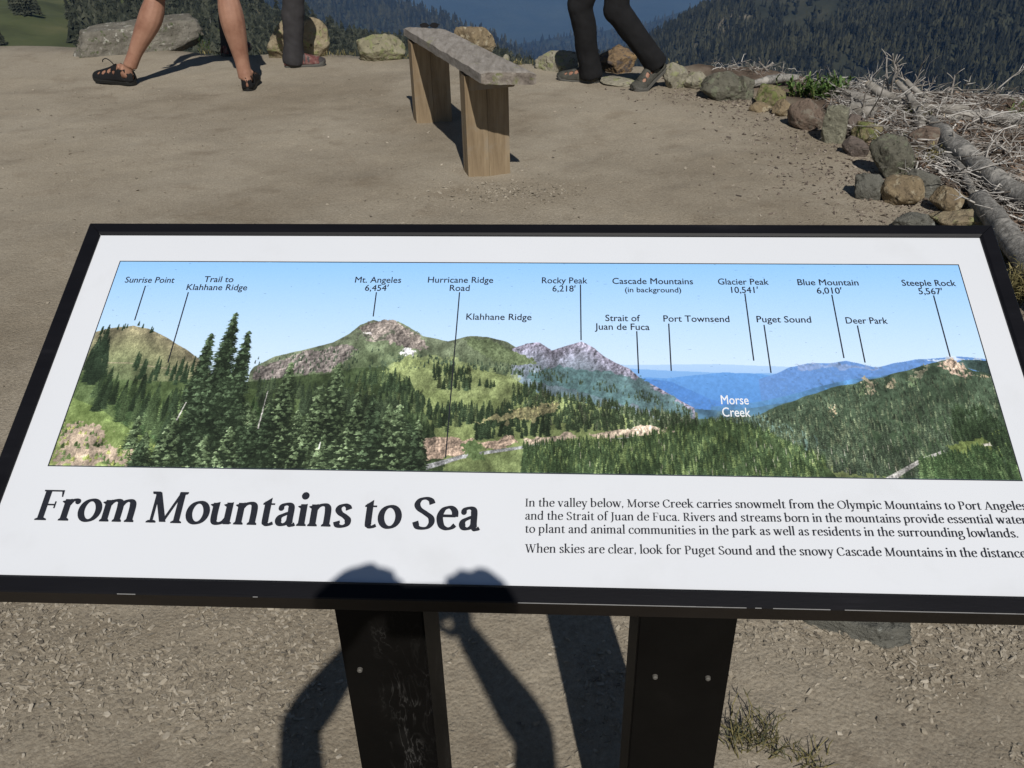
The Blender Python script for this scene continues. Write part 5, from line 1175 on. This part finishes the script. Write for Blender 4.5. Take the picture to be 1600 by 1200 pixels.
for F_ in (fC, fD):
    G_f = Foot(F_.heel-np.array(mid2), F_.ang, F_.L, 0, F_.sole)
    G_f.shoe('hiking_shoe', p2, M_grsole, M_redup, (), .08, .28, m_mid=M_grsole, m_acc=M_redacc, acc=[(.3, .6, .03, .6), (.5, .8, .02, .8), (.42, .9, .05, .5), (.6, .55, .03, .4), (.12, .4, .06, .25), (.93, .5, .08, 1.1)])

# --- walker in black trousers and grey sandals (right)
hE = gp(935, 132); tE = gp(877, 127); hF0 = gp(1006, 141)
angE = math.atan2(tE[1]-hE[1], tE[0]-hE[0])
fE = Foot(hE, angE, .27, 0, .026)
tF = gp(989, 143); angF = math.radians(180+28); LF = .27
ballF = np.array(tF)+rotz((-.26*LF, 0, 0), angF); heelF = np.array(tF)-rotz((LF*.98, 0, 0), angF)
fF = Foot(heelF, angF, LF, math.radians(33), .026)
aE = joint(921, 108, hE[1]+.01); kE = joint(906, 8, hE[1]+.0); 
aF = fF.w((.2*LF, 0, .026+.085)); kF = joint(962, 14, aF[1]-.03)
mid3 = (hE+np.array(tF))/2; pel = np.array([mid3[0]+.0, mid3[1]+.05, mid3[2]+.86])
ch = pel+np.array([-.05, .0, .38]); nk = ch+np.array([-.03, .0, .2]); hd = nk+np.array([-.03, 0, .17])
J3 = dict(pelvis=pel, chest=ch, neck=nk, head=hd, hip=[pel+np.array([-.01, .08, -.03]), pel+np.array([.01, -.08, -.03])], knee=[kE, kF], ankle=[aE, aF], sh=[ch+np.array([-.03, .18, .14]), ch+np.array([.03, -.18, .14])], el=[ch+np.array([.1, .24, -.12]), ch+np.array([-.08, -.24, -.12])], wr=[ch+np.array([.04, .26, -.34]), ch+np.array([-.24, -.24, -.26])])
p3 = person('person in black trousers and grey sandals walking left, rear heel lifted, before the rusty boulder', J3, M_shirtg, M_blackpants, [fE, fF], (mid3[0], mid3[1], mid3[2]), face=(-1, .05), voxel=.008, scale=.93, calf=.82)
for F_ in (fE, fF):
    G_f = Foot(F_.heel-np.array(mid3), F_.ang, F_.L, F_.pitch, F_.sole)
    G_f.shoe('sandal', p3, M_grsole, M_gryup, HOLES, .062, .3)

# --- the photographer, who holds the camera and throws the shadow on the panel
hip0 = np.array([.02, -.60, .80]); ch = np.array([-.0, -.52, 1.13]); nk = np.array([-.0, -.51, 1.29]); hd = np.array([.0, -.47, 1.42])
fG = Foot((-.11, -.62, 0), math.radians(95), .26, 0, .025); fH = Foot((.13, -.66, 0), math.radians(82), .26, 0, .025)
J4 = dict(pelvis=hip0, chest=ch, neck=nk, head=hd, hip=[hip0+np.array([-.09, 0, -.03]), hip0+np.array([.09, 0, -.03])], knee=[np.array([-.11, -.55, .46]), np.array([.12, -.58, .46])], ankle=[fG.ankle(), fH.ankle()],
          sh=[np.array([-.18, -.4, 1.25]), np.array([.18, -.4, 1.25])], el=[np.array([-.242, -.08, 1.24]), np.array([.178, -.08, 1.205])], wr=[np.array([-.115, -.035, 1.42]), np.array([.078, -.04, 1.412])])
hi = [dict(d=(.5, .1, .85), side=(-.1, .95, .1), curl=(.85, .3, -.3), s=1.0), dict(d=(-.15, .05, .95), side=(-.5, -.8, 0), curl=(-.9, .35, 0), s=.95)]
p4 = person('person standing behind the panel with both arms raised to hold a compact camera', J4, M_shirtg, M_greypants, [fG, fH], (0, -.6, 0), face=(0, 1), voxel=.0045, scale=.9, arm=1.06, handinfo=hi)
for F_ in (fG, fH): Foot(F_.heel-np.array([0, -.6, 0]), F_.ang, F_.L, 0, F_.sole).shoe('hiking_shoe', p4, M_grsole, M_redacc, (), .08, .28)
cr = thing('compact_camera', 'small compact camera held up in both hands behind the panel', 'camera', (0, -.012, 1.462))
o = boxm('camera_body', .09, .02, .027, M_steel, cr, (0, -.024, 0), 0, .004, -.027); V, Fs = tube([(0, -.006, 0), (0, .0, 0), (0, .004, 0)], [.019, .018, .016], 24); obj('lens_barrel', V, Fs, M_blk, cr)
cr.rotation_euler = (-PITCH, 0, 0)

# ================================================================== far country
def conifer(h, wd, tiers, seed, seg_=7):
    r = np.random.RandomState(seed); mb = MB()
    for k in range(tiers):
        t0 = k/tiers; z0 = h*(.08+.9*t0); z1 = z0+h*(1.9/tiers)*(1-.3*t0); R_ = wd*.5*(1-t0)**.85*r.uniform(.8, 1.15)+.06
        V = [(r.normal()*.03, r.normal()*.03, min(h, z1))]
        for j in range(seg_*2):
            a = PI*j/seg_+k*.7; rr = R_*(1.0 if j % 2 == 0 else .5)*r.uniform(.7, 1.25); V.append((rr*math.cos(a), rr*math.sin(a), z0-(.05*h/tiers if j % 2 == 0 else -.2*h/tiers)+r.normal()*.01*h))
        n = seg_*2; mb.add(V, [(0, 1+j, 1+(j+1) % n) for j in range(n)], r.uniform(-.5, .5))
    return mb
M_fir = mat('fir_foliage', [(.3, (.014, .018, .012)), (.5, (.032, .038, .025)), (.7, (.066, .07, .048))], 1.6, 5, .9, tone=.35)
M_firfar = mat('far_fir_foliage', [(.3, (.010, .012, .007)), (.5, (.024, .026, .015)), (.72, (.055, .055, .03))], .012, 4, .95, tone=.5)
M_trunk = mat('fir_trunk', [(.3, (.06, .05, .04)), (.7, (.16, .14, .12))], 4, 4, .9)
M_snag = mat('bleached_snag', [(.3, (.2, .19, .18)), (.7, (.36, .35, .33))], 4, 4, .9)
M_meadow = mat('alpine_meadow', [(.3, (.045, .055, .022)), (.5, (.075, .09, .036)), (.7, (.12, .122, .055))], .07, 10, 1, second=((.16, .14, .08), .02, .55, .66))
M_forestfloor = mat('forest_floor', [(.3, (.018, .021, .012)), (.5, (.034, .037, .021)), (.7, (.065, .063, .038))], .02, 8, 1, second=((.2, .17, .125), .006, .6, .64))
M_slope = mat('forested_slope', [(.3, (.014, .021, .014)), (.5, (.03, .04, .025)), (.7, (.052, .062, .04))], .012, 10, 1, second=((.16, .14, .11), .0035, .66, .70), bump=.8, bscale=.05, bdist=8)
M_farslope = mat('far_valley', [(.3, (.02, .032, .02)), (.5, (.04, .055, .032)), (.7, (.07, .085, .05))], .0016, 9, 1, bump=.8, bscale=.004, bdist=60)
def hill(name, tops, bots, nu, nv, amp, fr, m, seed=0, back=(500, -200), label=None):
    "sloping sheet between two lines of (px, py, distance) with a back slope behind its crest"
    tx_ = [t[0] for t in tops]; V = []; us = np.linspace(tx_[0], tx_[-1], nu+1); rows = nv+1
    bx_ = [b[0] for b in bots]
    for i, x in enumerate(us):
        ty = np.interp(x, tx_, [t[1] for t in tops]); td = np.interp(x, tx_, [t[2] for t in tops])
        s_ = (x-us[0])/(us[-1]-us[0]); xb = bx_[0]+(bx_[-1]-bx_[0])*s_; by = np.interp(xb, bx_, [b[1] for b in bots]); bd = np.interp(xb, bx_, [b[2] for b in bots])
        A = at(x, ty, td); B = at(xb, by, bd); C_ = A+np.array([0, back[0], back[1]])
        V.append(C_)
        for j in range(rows):
            t = j/nv; P = A+(B-A)*t; k = math.sin(PI*min(1, t*1.0))**.5 if t < 1 else 0; k = max(k, .35)
            P = P+np.array([0, 0, amp*k*fbm(P[0]*fr+seed, P[1]*fr, 0, 5)]); V.append(P)
    rr = rows+1; Fs = []
    for i in range(nu):
        for j in range(rr-1): a = i*rr+j; Fs.append((a, a+1, a+rr+1, a+rr))
    o = obj(name, V, Fs, m, smooth=True); tag(o, kind='structure'); return o, np.array(V).reshape(nu+1, rr, 3)
def surf(G, s_, t):
    nu, rr = G.shape[0]-1, G.shape[1]; i = min(nu-1, int(s_*nu)); j = 1+min(rr-3, int(t*(rr-2))); fs = s_*nu-i; ft = t*(rr-2)-(j-1)
    return G[i, j]*(1-fs)*(1-ft)+G[i+1, j]*fs*(1-ft)+G[i, j+1]*(1-fs)*ft+G[i+1, j+1]*fs*ft
# valley bottom out to the horizon
obj('valley_floor', [(-90000, -3000, -1560), (90000, -3000, -1560), (90000, 120000, -1560), (-90000, 120000, -1560)], [(0, 1, 2, 3)], M_farslope)
bpy.data.objects['valley_floor']['kind'] = 'structure'
L1o, L1 = hill('hills', [(-900, -230, 16000), (300, -250, 17000), (900, -200, 15000), (1500, -240, 16000), (2400, -200, 15000)], [(-600, 130, 4600), (800, 125, 5400), (2200, 130, 5200)], 90, 60, 330, .00028, M_farslope, 3, (3000, -600))
L2o, L2 = hill('hills', [(150, -190, 3000), (420, -75, 2700), (560, -30, 2500), (605, 0, 2400), (690, 27, 2300), (770, 58, 2150), (842, 98, 2000), (900, 130, 1900)], [(150, 110, 1500), (900, 150, 1700)], 70, 40, 42, .0016, M_slope, 9, (700, -500))
L3o, L3 = hill('hills', [(740, 95, 3600), (800, 72, 3700), (860, 60, 3800), (930, 50, 3900), (1000, 38, 3950), (1080, 12, 4000), (1140, -8, 4000), (1400, -90, 4000), (1900, -150, 4000)], [(740, 150, 2600), (1900, 150, 2600)], 80, 40, 60, .0012, M_slope, 15, (900, -500))
L4o, L4 = hill('hillside', [(880, 108, 1250), (935, 84, 1220), (985, 72, 1190), (1045, 40, 1150), (1110, 14, 1120), (1180, -8, 1080), (1300, -60, 1040), (1500, -130, 980), (1800, -190, 920)], [(860, 165, 760), (1200, 190, 660), (1600, 215, 560), (1900, 240, 500)], 110, 80, 34, .0045, M_forestfloor, 22, (500, -200))
L5o, L5 = hill('hillside', [(-260, -190, 560), (60, -130, 520), (250, -70, 470), (380, -12, 430), (430, 26, 400), (520, 52, 370), (600, 62, 350), (700, 72, 330), (780, 86, 310), (850, 112, 290), (930, 140, 280)], [(-300, 130, 120), (0, 125, 125), (400, 130, 140), (930, 170, 150)], 90, 50, 5, .02, M_meadow, 30, (160, -160))
for v in ('hills', 'hills.001', 'hills.002', 'hillside', 'hillside.001'): bpy.data.objects[v]['kind'] = 'structure'
# nearby slope dropping from the rim
xs2 = np.linspace(-160, 160, 60); ys2 = [6.6, 9, 14, 22, 34, 50, 75, 105, 140]
V = []; 
for y in ys2:
    for x in xs2: V.append((x, y+.1, -1.3-.52*(y-6.6)+.02*(y-6.6)*fbm(x*.05, y*.05, 3)))
nq = len(xs2); obj('hillside', V, [(j*nq+i, j*nq+i+1, (j+1)*nq+i+1, (j+1)*nq+i) for j in range(len(ys2)-1) for i in range(nq-1)], M_meadow, smooth=True)['kind'] = 'structure'

def mass(name, G, n, h0, h1, wr, dens, label, seed, m, seg_=4, tiers=3, smax=1.0):
    "a wood too dense to count: every fir is real geometry, all joined"
    r = np.random.RandomState(seed); tv = []; 
    for k in range(6):
        mb = conifer(1.0, wr, tiers, seed*10+k, seg_//2+1); tv.append((np.array(mb.v), mb.f))
    Vs = []; Fs = []; Ts = []; base = 0
    for _ in range(n):
        s_ = r.uniform(); t = r.uniform()**.85; P = surf(G, s_, t)
        if not dens(P, s_, t, r): continue
        V, F_ = tv[r.randint(6)]; h = r.uniform(h0, h1); V = V*np.array([h, h, h])*np.array([r.uniform(.8, 1.2)]*2+[1]); a = r.uniform(0, 6.28); c, s2 = math.cos(a), math.sin(a)
        V = np.stack([V[:, 0]*c-V[:, 1]*s2, V[:, 0]*s2+V[:, 1]*c, V[:, 2]], 1)+P; Vs.append(V); Fs += [tuple(i+base for i in f) for f in F_]; base += len(V); Ts += [r.uniform(-.5, .5)]*len(V)
    o = obj(name, np.concatenate(Vs), Fs, m, attr=Ts); return tag(o, label, 'forest', kind='stuff')
def clear4(P, s_, t, r):
    k = fbm(P[0]*.009+7, P[1]*.003, 2, 4); return k < .28 or r.uniform() < .12
mass('forest', L4, 17000, 4, 13, .25, clear4, 'dense dark conifer forest covering the steep slope across the valley', 5, M_firfar)
mass('forest', L2, 5200, 14, 26, .36, lambda P, s_, t, r: fbm(P[0]*.003, P[1]*.002, 5, 4) < .3, 'hazy conifer forest on the ridge behind the bench', 6, M_firfar)
mass('forest', L3, 5200, 16, 30, .42, lambda P, s_, t, r: True, 'distant blue-green forest on the hill in the gap', 7, M_firfar)
# firs one can tell apart on the slope below the rim
protos = []
for k in range(5):
    root = thing('fir_tree', 'x', 'tree', (0, 0, 0)); mb = conifer(1.0, .30+.03*k, 9, 70+k, 8)
    cr_ = mb.build('crown', M_fir, root, attr=True); V, Fs = tube([(0, 0, -.06), (0, 0, .5), (0, 0, .93)], [.022, .013, .003], 6); tr_ = obj('trunk', V, Fs, M_trunk, root); protos.append((root, cr_, tr_))
GR = 'subalpine firs on the slope below the rim'
LAB = 'dark narrow subalpine fir among the many on the slope below the rim'
def fir(P, h, k, label=LAB, group=GR, wide=1.0):
    root, c_, t_ = protos[k]; r2 = root.copy(); COL.objects.link(r2)
    for ch_ in (c_, t_): q = ch_.copy(); COL.objects.link(q); q.parent = r2
    r2.location = tuple(P); r2.scale = (h*wide, h*wide, h); r2.rotation_euler = (0, 0, random.uniform(0, 6.28)); r2['label'] = label; r2['group'] = group; return r2
r = np.random.RandomState(21)
def onL5(px, py):
    "surface point of the near hillside seen at a pixel"
    best = None; G = L5; nu = G.shape[0]; v = ray(px, py)
    D = G[:, 1:]-CAM; dist = np.linalg.norm(D, axis=2); cosv = (D@v)/dist; k = np.argmax(cosv); i, j = np.unravel_index(k, cosv.shape); return CAM+v*dist[i, j]
cnt = 0
def dens5(px): return np.interp(px, [-60, 0, 100, 130, 160, 560, 840], [.0, .0, .05, .7, 1, 1, 1])
base_y = []
for _ in range(2600):
    px = r.uniform(95, 850); lo = np.interp(px, [95, 130, 390, 430, 520, 600, 700, 780, 850], [-60, -70, -8, 30, 56, 66, 76, 90, 116]); hi_ = np.interp(px, [95, 130, 160, 540, 640, 850], [60, 78, 95, 100, 112, 124])
    if hi_ <= lo: continue
    py = r.uniform(lo, hi_)
    if r.uniform() > dens5(px): continue
    base_y.append((px, py))
    if len(base_y) >= 290: break
for px, py in base_y:
    P = onL5(px, py); dist = np.linalg.norm(P-CAM); hp = r.uniform(20, 40)*(1 if px < 560 else .6); fir(P-np.array([0, 0, .3]), hp*dist/F_PX/.95, r.randint(5), wide=r.uniform(.8, 1.15))
for (px, py, hp) in ((26, 22, 26), (34, 24, 30), (44, 26, 32), (54, 25, 28), (62, 25, 20), (20, 18, 18), (48, 22, 34)):
    P = onL5(px, py); fir(P, hp*np.linalg.norm(P-CAM)/F_PX/.95, r.randint(5), 'dark fir in the small clump standing alone on the green meadow, top left', 'firs of the meadow clump', 1.3)
for (px, py, hp) in ((2, 70, 22), (5, 71, 16)):
    P = onL5(px, py); fir(P, hp*np.linalg.norm(P-CAM)/F_PX/.95, r.randint(5), 'low dark fir at the left edge of the meadow', 'firs at the left edge of the meadow', 1.3)
for (px, py, hp) in ((108, 22, 22), (112, 36, 28), (117, 46, 26), (122, 56, 28), (127, 64, 26), (120, 74, 20), (130, 74, 26), (126, 74, 22)):
    P = onL5(px, py); fir(P, hp*np.linalg.norm(P-CAM)/F_PX/.95, r.randint(5), 'dark fir in the line descending along the meadow to the grey boulder', 'firs along the edge of the meadow', 1.1)
for root, c_, t_ in protos:
    for q in (c_, t_, root): bpy.data.objects.remove(q)
# dead snags among them
for k in range(16):
    px = r.uniform(150, 560); py = r.uniform(np.interp(px, [150, 390, 560], [20, 30, 66]), 88); P = onL5(px, py); d = np.linalg.norm(P-CAM)/F_PX; h = r.uniform(14, 24)*d
    root = thing('dead_tree', 'bare grey standing dead tree among the firs below the rim', 'dead tree', tuple(P), 'dead trees among the firs')
    V, Fs = tube([(0, 0, -.2), (h*r.normal()*.03, 0, h*.5), (h*r.normal()*.05, 0, h)], [h*.022, h*.015, h*.004], 6); obj('trunk', V, Fs, M_snag, root)
# low shrubs closing the wood under the firs
def dn(P, s_, t, r_):
    d = P-CAM; x = d@rt/(d@fwd)*F_PX+800; return x > 125+r_.uniform(-14, 30)
mass('undergrowth', L5, 14000, 1.0, 3.6, .8, dn, 'dark scrub and young firs filling the slope between the tall firs', 12, M_fir, 4, 3)

# ================================================================== air
hz = obj('haze', boxv(-95000, 95000, -4000, 125000, -1600, 9), BOXF); hz['kind'] = 'stuff'; hz['label'] = 'blue summer haze filling the valley between the slopes'; hz['category'] = 'haze'
mh = bpy.data.materials.new('haze'); mh.use_nodes = True; nt = mh.node_tree; nt.nodes.clear(); out = N(nt, 'ShaderNodeOutputMaterial'); pv = N(nt, 'ShaderNodeVolumePrincipled')
pv.inputs['Color'].default_value = (.24, .49, 1.0, 1); pv.inputs['Density'].default_value = HAZE; pv.inputs['Anisotropy'].default_value = 0.0
nt.links.new(pv.outputs[0], out.inputs['Volume']); hz.data.materials.append(mh)
